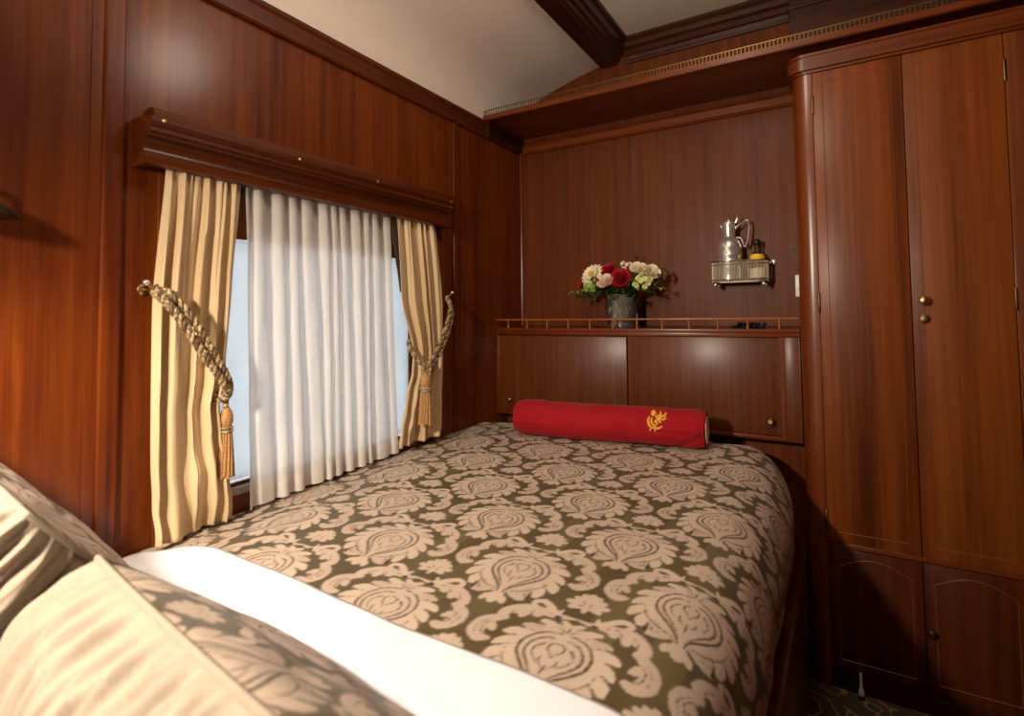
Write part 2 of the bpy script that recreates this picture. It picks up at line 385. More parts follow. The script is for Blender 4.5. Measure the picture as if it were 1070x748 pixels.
def damask_paint(me, uv_cm):
    """per-vertex pattern: R leaf, G dark line, B petal tone"""
    ny, nx = TILE[0].shape
    fx = (uv_cm[:, 0] * TRES - .5) % nx; fy = (uv_cm[:, 1] * TRES - .5) % ny
    i0 = np.floor(fx).astype(int) % nx; j0 = np.floor(fy).astype(int) % ny; i1 = (i0 + 1) % nx; j1 = (j0 + 1) % ny
    tx = fx - np.floor(fx); ty = fy - np.floor(fy)
    c = np.ones((len(uv_cm), 4), np.float32)
    for k in range(3):
        T = TILE[k]; c[:, k] = (T[j0, i0] * (1 - tx) + T[j0, i1] * tx) * (1 - ty) + (T[j1, i0] * (1 - tx) + T[j1, i1] * tx) * ty
    at = me.attributes.new('damask', 'FLOAT_COLOR', 'POINT'); at.data.foreach_set('color', c.ravel())
def damask_mat(stripe):
    m, nt, b = mat('damask_satin'); L = nt.links.new
    a = ND(nt, 'ShaderNodeAttribute', attribute_name='damask'); sp = ND(nt, 'ShaderNodeSeparateColor'); L(a.outputs['Color'], sp.inputs[0])
    tc = ND(nt, 'ShaderNodeTexCoord'); n = ND(nt, 'ShaderNodeTexNoise', Scale=420.0, Detail=2.0); L(tc.outputs['Object'], n.inputs['Vector'])
    g = ND(nt, 'ShaderNodeTexNoise', Scale=5.0, Detail=2.0); L(tc.outputs['Object'], g.inputs['Vector'])
    ground = mixc(nt, n.outputs['Fac'], (.042, .028, .012), (.078, .054, .022))
    ground = mixc(nt, g.outputs['Fac'], ground, (.11, .08, .034))
    leafc = mixc(nt, sp.outputs[2], (.42, .315, .25), (.55, .43, .33))
    sx = ND(nt, 'ShaderNodeSeparateXYZ'); L(tc.outputs['Object'], sx.inputs[0])
    w1 = ND(nt, 'ShaderNodeMath', operation='MULTIPLY'); L(sx.outputs[0], w1.inputs[0]); w1.inputs[1].default_value = 2 * PI / .105
    w2 = ND(nt, 'ShaderNodeMath', operation='SINE'); L(w1.outputs[0], w2.inputs[0])
    w3 = ND(nt, 'ShaderNodeMapRange'); w3.inputs[1].default_value = -.06; w3.inputs[2].default_value = .06; L(w2.outputs[0], w3.inputs[0])
    g2 = ND(nt, 'ShaderNodeTexNoise', Scale=2.6, Detail=1.0); L(tc.outputs['Object'], g2.inputs['Vector'])
    w4 = ND(nt, 'ShaderNodeMapRange'); w4.inputs[1].default_value = .42; w4.inputs[2].default_value = .62; w4.inputs[4].default_value = .55; L(g2.outputs['Fac'], w4.inputs[0])
    w5 = ND(nt, 'ShaderNodeMath', operation='MULTIPLY'); L(w3.outputs[0], w5.inputs[0]); L(w4.outputs[0], w5.inputs[1])
    ground = mixc(nt, w5.outputs[0], ground, (.155, .12, .055))
    c = mixc(nt, sp.outputs[0], ground, leafc)
    c = mixc(nt, sp.outputs[1], c, (.055, .035, .016))
    L(c, b.inputs['Base Color'])
    rg = ND(nt, 'ShaderNodeMapRange'); rg.inputs[3].default_value = .42; rg.inputs[4].default_value = .62; L(sp.outputs[0], rg.inputs[0]); L(rg.outputs[0], b.inputs['Roughness'])
    b.inputs['Sheen Weight'].default_value = .06; b.inputs['Specular IOR Level'].default_value = .2
    ad = ND(nt, 'ShaderNodeMath', operation='MULTIPLY_ADD'); L(n.outputs['Fac'], ad.inputs[0]); ad.inputs[1].default_value = .3; L(sp.outputs[0], ad.inputs[2])
    bp = ND(nt, 'ShaderNodeBump', Strength=.25, Distance=.0012); L(ad.outputs[0], bp.inputs['Height']); L(bp.outputs[0], b.inputs['Normal'])
    return m
M['damask'] = damask_mat(True)

# ------------------------------------------------------------------ the room
D = 2.507; XR = 2.30; YB = -.55
struct('floor', box(B(), -.05, XR + .05, YB - .05, D + .05, -.04, 0), M['carpet'])
# left wall, solid boards around the window opening
WY0, WY1, WZ0, WZ1 = .76, 1.70, .775, 1.62
bm = B()
box(bm, -.06, 0, YB, WY0, 0, 2.62); box(bm, -.06, 0, WY1, D, 0, 2.62); box(bm, -.06, 0, WY0, WY1, 0, WZ0); box(bm, -.06, 0, WY0, WY1, WZ1, 2.62)
struct('wall_left', bm, M['wood_v'])
struct('wall_far', box(B(), -.06, XR, D, D + .05, 0, 2.62), M['wood_far'])
struct('wall_right', box(B(), XR, XR + .05, YB, D, 0, 2.62), M['wood_v'])
struct('wall_back', box(B(), -.06, XR, YB - .05, YB, 0, 2.62), M['wood_v'])
# ceiling: coved at the window side, flat past the beam
prof = [(-.06, 2.185), (.004, 2.19), (.006, 2.24), (.02, 2.30), (.07, 2.365), (.152, 2.408), (.28, 2.447), (.38, 2.473), (.49, 2.495), (.55, 2.50), (.56, 2.586), (XR + .04, 2.590)]
sp = [prof[0], prof[1]] + [(p.x, p.z) for p in spline([(a, 0, c) for a, c in prof[1:10]], 40)] + prof[10:]
bm = B(); prism(bm, sp + [(XR + .04, 2.66), (-.06, 2.66)], 'y', YB, D)
struct('ceiling', bm, M['ceiling'], smooth=True)
# cornice along the window wall
bm = B(); prism(bm, [(0, 2.116), (.012, 2.116), (.016, 2.124), (.016, 2.170), (.022, 2.178), (.022, 2.192), (0, 2.196)], 'y', YB, D); struct('trim_1', bm, M['wood_y'])
# upright stiles on the window wall
bm = B(); box(bm, 0, .010, .569, .612, 0, 2.116, .004); struct('trim_2', bm, M['wood_v'])
bm = B(); box(bm, 0, .008, 1.904, 1.930, 0, 2.116, .003); struct('trim_3', bm, M['wood_v'])
bm = B(); box(bm, 0, .0025, .545, .569, 0, 2.116); struct('trim_4', bm, M['wood_v'])
# far wall: rail under the rack, corner bead, cornice below the flat ceiling
bm = B(); prism(bm, [(D, 2.110), (D - .012, 2.112), (D - .022, 2.122), (D - .022, 2.150), (D - .016, 2.166), (D, 2.168)], 'x', .0, 1.335); struct('trim_5', bm, M['wood_x'])
bm = B(); tube(bm, [(.006, D - .006, z) for z in (.0, 2.11)], .006, 8); struct('trim_6', bm, M['wood_v'], True)
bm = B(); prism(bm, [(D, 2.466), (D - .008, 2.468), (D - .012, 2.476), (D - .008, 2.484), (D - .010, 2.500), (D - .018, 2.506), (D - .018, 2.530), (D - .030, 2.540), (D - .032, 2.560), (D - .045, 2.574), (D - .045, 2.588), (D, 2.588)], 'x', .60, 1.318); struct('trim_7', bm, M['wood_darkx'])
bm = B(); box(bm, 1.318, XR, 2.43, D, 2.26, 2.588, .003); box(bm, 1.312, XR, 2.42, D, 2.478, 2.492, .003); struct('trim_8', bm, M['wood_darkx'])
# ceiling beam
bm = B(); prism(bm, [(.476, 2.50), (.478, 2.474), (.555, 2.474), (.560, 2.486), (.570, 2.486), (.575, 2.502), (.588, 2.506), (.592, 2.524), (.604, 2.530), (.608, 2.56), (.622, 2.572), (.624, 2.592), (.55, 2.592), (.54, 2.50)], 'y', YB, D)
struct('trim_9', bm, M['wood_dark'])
# window
bm = B()
box(bm, -.055, -.020, WY0, WY0 + .05, WZ0, WZ1, .003); box(bm, -.055, -.020, WY1 - .05, WY1, WZ0, WZ1, .003)
box(bm, -.055, -.018, WY0 + .05, WY1 - .05, 1.478, WZ1, .003); box(bm, -.055, -.018, WY0 + .05, WY1 - .05, WZ0, WZ0 + .012, .003)
wf = struct('window_1', bm, M['wood_v'])
struct('glass', box(B(), -.050, -.046, WY0 + .05, WY1 - .05, WZ0 + .012, 1.478), M['glass'], parent=wf)
bm = B(); box(bm, 0, .006, .691, .735, 0, 1.64, .002); box(bm, 0, .006, 1.765, 1.86, 0, 1.64, .002); struct('trim_10', bm, M['wood_v'])
bm = B(); box(bm, -.05, .001, WY0 - .03, WY1 + .03, .755, .776, .004); struct('trim_11', bm, plain('grey_beige_sill', (.36, .31, .26), .6))
solo('roller_blind', box(B(), -.034, -.032, WY0 + .052, WY1 - .052, WZ0 + .016, 1.477), M['blind'], (-.033, 1.23, WZ0 + .016), 'pale blue window blind hanging flat behind the white sheer', 'blind')

# pelmet over the curtains
t = thing('pelmet', 'carved mahogany pelmet board above the curtains', 'pelmet', (0, 1.2, 1.62))
pf = [(.066, 1.618), (.073, 1.622), (.075, 1.632), (.068, 1.640), (.060, 1.646), (.056, 1.656), (.058, 1.668), (.066, 1.680), (.078, 1.686), (.078, 1.691), (.087, 1.696), (.087, 1.703), (.081, 1.708), (.084, 1.714), (.092, 1.719), (.092, 1.727), (.080, 1.732), (.03, 1.736)]
bm = B(); prism(bm, [(.046, 1.700), (.046, 1.618)] + pf + [(0, 1.736), (0, 1.700)], 'y', .648, 1.781)
for y0, y1 in ((.632, .648), (1.781, 1.797)): prism(bm, [(0, 1.618)] + pf + [(0, 1.736)], 'y', y0, y1)
part('moulding', bm, M['wood_y'], t)
bm = B(); prism(bm, [(0, 1.735), (.034, 1.735), (.028, 1.745), (.026, 1.765), (.018, 1.775), (0, 1.778)], 'y', .668, 1.89); part('back_board', bm, M['wood_y'], t)
for yy in (.66, 1.04, 1.36, 1.775):
    bm = B(); lathe(bm, [(.0055, -.002), (.0055, .002), (.003, .005)], (.0905, yy, 1.7225 if yy in (.66, 1.775) else 1.7228), 12, 'x'); part('screw', bm, M['brass'], t)

# ------------------------------------------------------------------ curtains
def drape(name, label, L, R, z0, z1, folds, amp, x0, seed, crumple=0., nu=220, nv=110):
    rr = random.Random(seed); ph = [rr.uniform(0, 6.28) for _ in range(8)]
    t = thing(name, label, 'curtain', (x0, (L[-1][1] + R[-1][1]) / 2, z1), 'gold side curtains')
    def f(s, tt):
        z = z0 + (z1 - z0) * tt
        yl, yr = interp(L, z), interp(R, z); w = yr - yl
        head = 1 - sm(tt, .0, .55)
        a = 2 * PI * folds * (s + .05 * math.sin(2 * PI * 1.3 * s + ph[6]) + .035 * math.sin(2 * PI * 2.3 * s + ph[7] + tt))
        a2 = 2 * PI * (folds * 1.9) * (s + .03 * math.sin(2 * PI * 2.1 * s + ph[0] + tt * .7))
        soft = noise.noise(Vector((s * 5 + seed, tt * 1.8, 1.3)))
        fold = math.sin(a + .3 * math.sin(tt * 3 + ph[1])) * (.72 + .8 * soft) * (1 - .45 * head) + .5 * head * math.sin(a2 + ph[3]) * (.7 + .9 * noise.noise(Vector((s * 7, 3.3, seed)))) + .12 * math.sin(2.3 * a + ph[2])
        fine = math.sin(a2 * 1.7 + ph[4]) * (1 - sm(tt, 0, .10))
        A = amp * (.55 + .45 * sm(tt, 0, .25)) * min(1.15, .6 + w / .5)
        x = x0 + A * fold + .004 * fine
        y = yl + w * s + .35 * A * math.cos(a + ph[5] * .1) * min(1, s * 8, (1 - s) * 8)
        if crumple:
            k = sm(tt, .74, .97)
            n = noise.noise(Vector((y * 9, tt * 5.5, seed))); n2 = noise.noise(Vector((y * 20, tt * 12, seed + 9)))
            x += k * (crumple * (.55 + n) + .012 * n2); y += k * .006 * n2 * min(1, s * 6, (1 - s) * 6)
            z += k * .02 * n * (1 - sm(tt, .97, 1))
        return (x, y, z)
    bm = B(); grid(bm, f, nu, nv)
    c = part('cloth', bm, M['curtain'], t); solidify(c, .002)
    return t, f
LL = [(1.66, .690), (1.63, .692), (1.28, .669), (.72, .670)]
LR = [(1.66, .885), (1.63, .885), (1.334, .868), (1.09, .853), (1.02, .840), (.95, .848), (.85, .860), (.71, .872)]
tl, fl = drape('curtain', 'gold beige curtain tied back at the near left side of the window', LL, LR, 1.665, .712, 4.5, .016, .042, 3, .032)
RL = [(1.66, 1.500), (1.63, 1.503), (1.325, 1.524), (1.113, 1.588), (1.03, 1.580), (.96, 1.552), (.772, 1.497)]
RR = [(1.66, 1.725), (1.63, 1.729), (1.29, 1.768), (1.03, 1.766), (.82, 1.748), (.77, 1.744)]
tr_, fr_ = drape('curtain', 'gold beige curtain tied back at the far right side of the window', RL, RR, 1.665, .766, 4.5, .015, .042, 11, .014)
# beaded braid on the leading edges
bm = B()
for i in range(26):
    z = 1.64 - i * .006; y = .884 - .010 * i / 26; w = .024 * (1 - i / 30)
    for k in range(5): ball(bm, (.03 + .003 * ((i + k) % 2), y + k * w * .25, z), .0042, u=7, v=5)
part('bead_braid', bm, M['braid'], tl, label='dark brown beaded braid')
bm = B()
for i in range(50):
    z = 1.64 - i * .006; yl = interp(RL, z) + .004 + .010 * i / 50; w = .036 * (1 - i / 50) + .004
    for k in range(5): ball(bm, (.03 + .003 * ((i + k) % 2), yl - w * (k / 4.6) + .006, z), .0042, u=7, v=5)
part('bead_braid', bm, M['braid'], tr_, label='dark brown beaded braid')
# sheer
ts = thing('sheer_curtain', 'white pleated sheer curtain covering the window', 'sheer curtain', (0, 1.2, .715))
def sheer(s, tt, dx=0.):
    z = 1.66 + (.716 + .028 * s - 1.66) * tt
    yl = .905 + .022 * tt; yr = 1.475 + .05 * tt
    a = 2 * PI * 11.5 * (s + .016 * math.sin(9 * s + 1) + .012 * math.sin(23 * s + 1.5 * tt) + .006 * tt * math.sin(41 * s))
    A = .0155 * (.7 + .45 * noise.noise(Vector((s * 9, tt * .8, 5)))) * (1 - .2 * tt)
    q = math.sin(a + .5 * math.sin(3 * tt + 6 * s)); q = math.copysign(abs(q) ** .55, q)
    w = .35 * sm(tt, .2, .9) * math.sin(2 * PI * 4.3 * s + 1.5)
    x = .026 + A * (q + w) + .004 * noise.noise(Vector((s * 14, tt * 6, 2)))
    y = yl + (yr - yl) * s - .30 * A * math.cos(a)
    return (x + dx, y, z)
bm = B(); grid(bm, sheer, 420, 60); part('voile', bm, M['voile'], ts)
bm = B(); grid(bm, lambda s, t_: sheer(s, .945 + .055 * t_, .0015), 420, 6); part('hem', bm, M['voile'], ts)

# tiebacks with tassels
def tassel(root, c, ztop, zbot, r):
    x, y = c; h = ztop - zbot
    bm = B(); lathe(bm, [(r * .25, zbot + h), (r * .62, zbot + h * .95), (r * .85, zbot + h * .86), (r * .82, zbot + h * .78), (r * .55, zbot + h * .70)], (x, y, 0), 22); hd = part('tassel_head', bm, M['tassel'], root)
    bm = B()
    for k in range(2):
        zz = zbot + h * (.70 - .05 * k); tube(bm, [(x + r * .72 * math.cos(a), y + r * .72 * math.sin(a), zz) for a in np.linspace(0, 2 * PI, 25)], r * .17, 7)
    part('binding', bm, M['rope'], root)
    bm = B(); rr = random.Random(int(y * 1000))
    def sk(u, v):
        a = 2 * PI * u; fl = 1 + .10 * math.cos(a * 14 + 3 * v)
        R = r * (.62 + .42 * v ** .7) * fl
        return (x + R * math.cos(a), y + R * math.sin(a), zbot + h * .66 * (1 - v) + .004 * math.cos(a * 9) * v)
    vs = grid(bm, sk, 112, 12, True); bm.faces.new(vs[-1]); part('tassel_skirt', bm, M['tassel'], root)
def hook(y, z, sgn, label):
    t = thing('curtain_hook', label, 'hook', (.0, y, z), 'brass curtain hooks')
    bm = B(); lathe(bm, [(.014, 0), (.014, .004), (.008, .008)], (.0 if True else 0, y, z), 16, 'x'); part('backplate', bm, M['brass'], t)
    bm = B(); tube(bm, spline([(.006, y, z), (.04, y, z - .002), (.058, y - sgn * .006, z + .002), (.06, y - sgn * .018, z + .012)], 16), .0042, 8); part('arm', bm, M['brass'], t)
    bm = B(); ball(bm, (.06, y - sgn * .020, z + .014), .0075); part('finial', bm, M['silver'], t)
hook(.662, 1.322, 1, 'small brass curtain hook on the near left window stile')
hook(1.80, 1.335, -1, 'small brass curtain hook on the far right window stile')
t = thing('curtain_tieback', 'twisted gold cord tieback around the near left curtain', 'tieback', (.05, .75, 1.0), 'gold cord tiebacks')
bm = B(); rope(bm, [(.045, .664, 1.318), (.088, .675, 1.288), (.098, .712, 1.232), (.100, .752, 1.168), (.098, .792, 1.112), (.086, .828, 1.066), (.062, .838, 1.042), (.030, .812, 1.034)], .0056, 10); part('cord', bm, [M['rope'], M['ropedark']], t)
bm = B(); rope(bm, [(.045, .664, 1.318), (.072, .686, 1.312), (.094, .728, 1.254), (.098, .768, 1.186), (.096, .806, 1.124), (.080, .836, 1.076), (.056, .842, 1.050), (.028, .812, 1.046)], .0056, 10); part('cord', bm, [M['rope'], M['ropedark']], t)
bm = B(); rope(bm, [(.050, .846, 1.046), (.050, .846, 1.030), (.050, .846, 1.012)], .004, 3); part('tassel_cord', bm, [M['rope'], M['ropedark']], t)
tassel(t, (.050, .848), 1.014, .832, .020)
t = thing('curtain_tieback', 'twisted gold cord tieback around the far right curtain', 'tieback', (.05, 1.7, 1.0), 'gold cord tiebacks')
bm = B(); rope(bm, [(.045, 1.800, 1.330), (.080, 1.782, 1.292), (.090, 1.748, 1.222), (.090, 1.705, 1.148), (.092, 1.655, 1.088), (.094, 1.612, 1.058)], .0048, 9); part('cord', bm, [M['rope'], M['ropedark']], t)
bm = B(); rope(bm, [(.045, 1.800, 1.330), (.078, 1.794, 1.274), (.088, 1.764, 1.204), (.088, 1.722, 1.134), (.090, 1.672, 1.076), (.094, 1.618, 1.050)], .0048, 9); part('cord', bm, [M['rope'], M['ropedark']], t)
bm = B(); rope(bm, [(.094, 1.612, 1.056), (.086, 1.584, 1.076), (.066, 1.568, 1.110), (.040, 1.572, 1.146), (.020, 1.60, 1.156)], .0050, 6); part('cord', bm, [M['rope'], M['ropedark']], t)
bm = B(); tube(bm, [(.094 + .012 * math.cos(a) * .5, 1.612 + .015 * math.cos(a), 1.052 + .015 * math.sin(a)) for a in np.linspace(0, 2 * PI, 22)], .0075, 8); part('knot', bm, M['rope'], t)
tassel(t, (.094, 1.606), 1.036, .842, .026)

# dark reading lamp whose shade edge shows at the left
t = thing('wall_lamp', 'dark pointed lamp shade edge on the wall at the photo\'s far left', 'wall lamp', (0, .27, 1.50))
bm = B(); lathe(bm, [(.035, 0), (.035, .008), (.02, .014)], (0, .345, 1.50), 24, 'x'); part('backplate', bm, M['bronze'], t)
bm = B(); tube(bm, spline([(.01, .345, 1.50), (.03, .345, 1.518), (.058, .345, 1.514), (.064, .345, 1.488)], 18), .006, 8); part('arm', bm, M['bronze'], t)
bm = B(); lathe(bm, [(.010, 1.492), (.016, 1.490), (.054, 1.464), (.060, 1.452), (.058, 1.451), (.03, 1.4515), (.004, 1.4515)], (.064, .345, 0), 40); part('lamp_shade', bm, M['bronze'], t)

# ------------------------------------------------------------------ luggage shelf above
t = thing('luggage_shelf', 'long mahogany shelf with a brass gallery running above the cabinet and wardrobe', 'shelf', (1.0, 2.3, 2.195))
bm = B(); box(bm, 0.001, XR - .002, 2.155, D, 2.198, 2.214); part('board', bm, M['wood_x'], t, False)
bm = B(); prism(bm, [(2.143, 2.197), (2.147, 2.194), (2.158, 2.194), (2.158, 2.220), (2.147, 2.220), (2.143, 2.217)], 'x', 0.001, XR - .002); part('front_lipping', bm, M['wood_x'], t)
bm = B(); box(bm, .004, XR - .004, 2.148, 2.151, 2.242, 2.2455)
n = 165
for i in range(n):
    x = .008 + i * (XR - .016) / n; box(bm, x - .0012, x + .0012, 2.1485, 2.1505, 2.219, 2.243)
box(bm, .004, XR - .004, 2.148, 2.151, 2.219, 2.2215)
part('gallery', bm, M['dullbrass'], t, False)
# wood fillet on the window wall under the shelf
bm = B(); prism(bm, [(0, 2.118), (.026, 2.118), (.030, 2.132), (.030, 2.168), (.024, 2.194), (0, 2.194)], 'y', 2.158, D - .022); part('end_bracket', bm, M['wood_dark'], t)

# ------------------------------------------------------------------ wardrobe
WF = 2.143
t = thing('wardrobe', 'tall two door mahogany wardrobe with a rounded corner post', 'wardrobe', (1.7, 2.3, 0))
bm = B(); box(bm, 1.345, XR - .003, WF + .022, D, .07, 2.10); part('carcass', bm, M['wood_v'], t, False)
def post(o, r):
    pts = [(1.335 - o, 2.30), (1.335 - o, WF + r)]
    for k in range(9):
        a = PI + PI / 2 * k / 8; pts.append((1.335 - o + r + r * math.cos(a), WF - o + r + r * math.sin(a)))
    return pts
bm = B(); prism(bm, post(0, .050) + [(1.397, WF), (1.397, WF + .03), (1.36, 2.30)], 'z', 0, 2.093); part('corner_post', bm, M['wood_post'], t)
bm = B()
for o, z0, z1 in ((.006, 2.090, 2.100), (.014, 2.100, 2.140), (.008, 2.140, 2.148), (.012, 2.148, 2.157)):
    prism(bm, post(o, .054) + [(XR - .003, WF - o), (XR - .003, 2.30)], 'z', z0, z1)
part('cornice', bm, M['wood_x'], t)
bm = B(); box(bm, 1.399, XR - .003, WF + .004, WF + .03, 0, .068, .002); part('plinth', bm, M['wood_darkx'], t)
bm = B(); box(bm, 1.399, XR - .003, WF + .003, WF + .03, .464, .479, .002); part('rail', bm, M['wood_x'], t)
def inlay(x0, x1, z0, z1, arch, y):
    pts = [(x0, z0), (x1, z0)]
    if arch:
        pts += [(x1, z1 - .035)] + [(x1 - (x1 - x0) * k / 12, z1 - .035 + .035 * math.sin(PI * k / 12)) for k in range(1, 12)] + [(x0, z1 - .035)]
    else: pts += [(x1, z1), (x0, z1)]
    bm = B(); P = [Vector((a, y, b)) for a, b in pts]; P.append(P[0])
    for a, b in zip(P, P[1:]):
        tube(bm, [a, b], .0011, 4, True)
    return bm
doors = []
for i, (x0, x1) in enumerate(((1.3985, 1.6535), (1.6555, 1.9035))):
    bm = B(); box(bm, x0, x1, WF, WF + .022, .480, 2.089, .0018); d = part('door', bm, M['wood_door'], t); doors.append(d)
    part('inlay_line', inlay(x0 + .030, x1 - .030, .515, 2.052, False, WF), M['inlay'], d, False)
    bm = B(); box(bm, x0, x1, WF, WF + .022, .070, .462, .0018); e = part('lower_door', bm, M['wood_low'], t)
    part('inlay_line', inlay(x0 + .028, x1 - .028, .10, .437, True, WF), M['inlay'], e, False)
    if i == 1:
        bm = B(); lathe(bm, [(.006, 0), (.006, -.010), (.011, -.014), (.012, -.02), (.006, -.026)], (1.669, WF, .257), 16, 'y'); part('knob', bm, M['bronze'], e)
        bm = B(); lathe(bm, [(.010, .0), (.006, -.003), (.006, -.012), (.012, -.016), (.0145, -.023), (.012, -.030), (.005, -.033)], (1.685, WF, 1.284), 20, 'y'); part('knob', bm, M['brass'], d)
        bm = B(); lathe(bm, [(.014, 0), (.014, -.003), (.011, -.005)], (1.687, WF, 1.226), 20, 'y'); box(bm, 1.6855, 1.6885, WF - .0065, WF - .005, 1.219, 1.231); part('keyhole_plate', bm, M['dullbrass'], d)
bm = B(); box(bm, 1.9055, XR - .004, WF, WF + .022, .070, 2.089, .0018); part('side_panel', bm, M['wood_v'], t)
for x, d in ((1.3975, doors[0]), (1.9045, doors[1])):
    for z in (.55, 1.284, 1.975):
        bm = B(); lathe(bm, [(.0035, -.034), (.0045, -.032), (.0045, .032), (.0035, .034)], (x, WF - .001, z), 10); part('hinge', bm, M['dullbrass'], d)
# white peg standing at the foot of the wardrobe
t = thing('floor_peg', 'small white peg standing on the carpet at the wardrobe foot', 'peg', (1.478, WF - .02, 0))
bm = B(); lathe(bm, [(.0075, .012), (.009, .018), (.0075, .030), (.004, .038), (.0036, .080), (.003, .082)], (1.478, WF - .02, 0), 14); part('stem', bm, M['whiteplastic'], t)
bm = B(); lathe(bm, [(.009, 0), (.009, .006), (.006, .013)], (1.478, WF - .02, 0), 14); part('foot', bm, M['black'], t)

# ------------------------------------------------------------------ low cabinet behind the bed foot
CF = 2.245
t = thing('cabinet', 'low mahogany cabinet with two flat doors at the foot of the bed', 'cabinet', (.66, 2.37, .774))
bm = B(); box(bm, .004, 1.328, CF + .020, D, .776, 1.176); part('carcass', bm, M['wood_x'], t, False)
bm = B(); box(bm, .003, 1.330, CF - .004, D, 1.174, 1.190, .003); part('top_board', bm, M['wood_x'], t)
bm = B()
box(bm, .004, 1.329, CF, CF + .02, 1.158, 1.174, .0015); box(bm, .665, 1.276, CF - .002, CF + .02, .774, .790, .003)
box(bm, .004, .665, CF + .004, CF + .02, .774, .784, .001); box(bm, .004, .020, CF, CF + .02, .774, 1.158, .001)
part('face_frame', bm, M['wood_x'], t)
bm = B(); box(bm, 1.276, 1.329, CF, CF + .02, .774, 1.158, .0015); part('stile', bm, M['wood_cab'], t)
bm = B(); prism(bm, [(1.262, CF - .004), (1.276, CF - .004), (1.276, CF + .015), (1.262, CF + .010)], 'z', .790, 1.158)
part('door_bead', bm, M['wood_v'], t)
bm = B(); box(bm, .020, .668, CF + .001, CF + .014, .778, 1.152, .002); d = part('door', bm, M['wood_cab'], t)
bm = B(); lathe(bm, [(.005, 0), (.005, -.008), (.010, -.011), (.0115, -.017), (.006, -.023)], (.083, CF + .001, .845), 18, 'y'); part('knob', bm, M['brass'], d)
bm = B(); box(bm, .672, 1.262, CF + .008, CF + .018, .792, 1.156, .001); d = part('door', bm, M['wood_cab'], t)
bm = B(); lathe(bm, [(.006, 0), (.006, -.010), (.012, -.013), (.0145, -.020), (.008, -.028)], (1.223, CF + .008, .846), 18, 'y'); part('knob', bm, M['brass'], d)
bm = B(); box(bm, .004, 1.328, CF + .001, CF + .012, 1.225, 1.233, .003); part('gallery_rail', bm, M['rail'], t)
for x in (.071, .176, .284, .392, .498, .606, .715, .822, .932, 1.042, 1.152, 1.262):
    bm = B(); lathe(bm, [(.0045, 1.1895), (.005, 1.194), (.0034, 1.198), (.0046, 1.208), (.0034, 1.218), (.005, 1.222), (.0045, 1.227)], (x, CF + .0075, 0), 10); part('baluster', bm, M['rail'], t)
# plinth behind the bed below the cabinet
bm = B(); box(bm, .004, 1.328, CF + .10, D, 0, .774); part('base', bm, M['wood_v'], t, False)

# ------------------------------------------------------------------ bed
def zl(y): return .698 + .045 * (y - .7) / 1.2
def zc(y): return .742 + .024 * min(1, max(0, (y - .7) / 1.4))
YE = 2.212
def top(x, y):
    a = sm(x, .0, .30); z = zl(y) + (zc(y) - zl(y)) * a
    z += .006 * noise.noise(Vector((x * 3.2, y * 2.6, 4.1))) + .003 * noise.noise(Vector((x * 8, y * 7, 1.7)))
    return z
XE = 1.328
tb = thing('bed', 'wide bed standing along the window wall on a mahogany base', 'bed', (.67, 1.0, 0))
bm = B(); box(bm, 1.300, 1.334, YB + .06, 2.225, .06, .445, .006); part('side_rail', bm, M['wood_y'], tb)
bm = B(); box(bm, .004, 1.300, YB + .06, 2.225, .05, .40); part('base', bm, M['wood_y'], tb, False)
bm = B(); box(bm, .012, 1.215, YB + .08, 2.10, .401, .640, .05, 4); part('mattress', bm, M['sheet'], tb)
bm = B(); box(bm, .004, 1.334, YB + .005, YB + .055, .05, 1.15, .006); part('headboard', bm, M['wood_x'], tb)
# duvet: profile coordinate s across x (0 wall .. right drop), r along y (.. far drop)
def duvet_pt(s, r, lift=0.):
    """s, r are cloth distances in metres; rounds over the right and far edges"""
    rad = .10
    def fold(d, e, rad):
        # returns (pos, drop)
        if d <= e - rad: return d, 0.
        q = d - (e - rad); arc = rad * PI / 2 * 1.0
        if q < arc: a = q / rad; return e - rad + rad * math.sin(a), rad * (1 - math.cos(a))
        return e, rad + (q - arc)
    ex = XE - .05 * sm(r, 1.75, 2.2) ** 2 - .006 + .006 * noise.noise(Vector((r * 5, 3, 1)))
    ey = YE - .05 * sm(s, 1.05, 1.4) ** 2 - .02 * (1 - sm(s, 0, .2))
    x, dx = fold(s, ex, .15); y, dy = fold(r, ey, .07)
    z = top(min(x, 1.3), min(y, 2.2)) - dx - dy + min(dx, dy) * .6
    if dx > .08: x += .008 * sm(dx, .08, .24) * noise.noise(Vector((r * 7, dx * 4, 8))) - .06 * sm(dx, .2, .36)
    z = max(z, .432)
    return Vector((x, y, z + lift))
NX, NY = 540, 520
s_ = np.linspace(.006, 1.66, NX); r_ = np.linspace(.60, 2.42, NY)
bm = B(); vs = [[bm.verts.new(duvet_pt(s, r)) for s in s_] for r in r_]
for j in range(NY - 1):
    for i in range(NX - 1): bm.faces.new((vs[j][i], vs[j][i + 1], vs[j + 1][i + 1], vs[j + 1][i]))
duvet = solo('duvet', bm, M['damask'], (.67, 1.3, .70), 'brown and beige damask duvet spread over the bed', 'duvet')
S, Rr = np.meshgrid(s_, r_); th = math.radians(3.2)
dx, dy = (S - .727) * 100, (Rr - 1.137) * 100
uv = np.stack([dx * math.cos(th) + dy * math.sin(th), -dx * math.sin(th) + dy * math.cos(th)], -1).reshape(-1, 2)
damask_paint(duvet.data, uv)
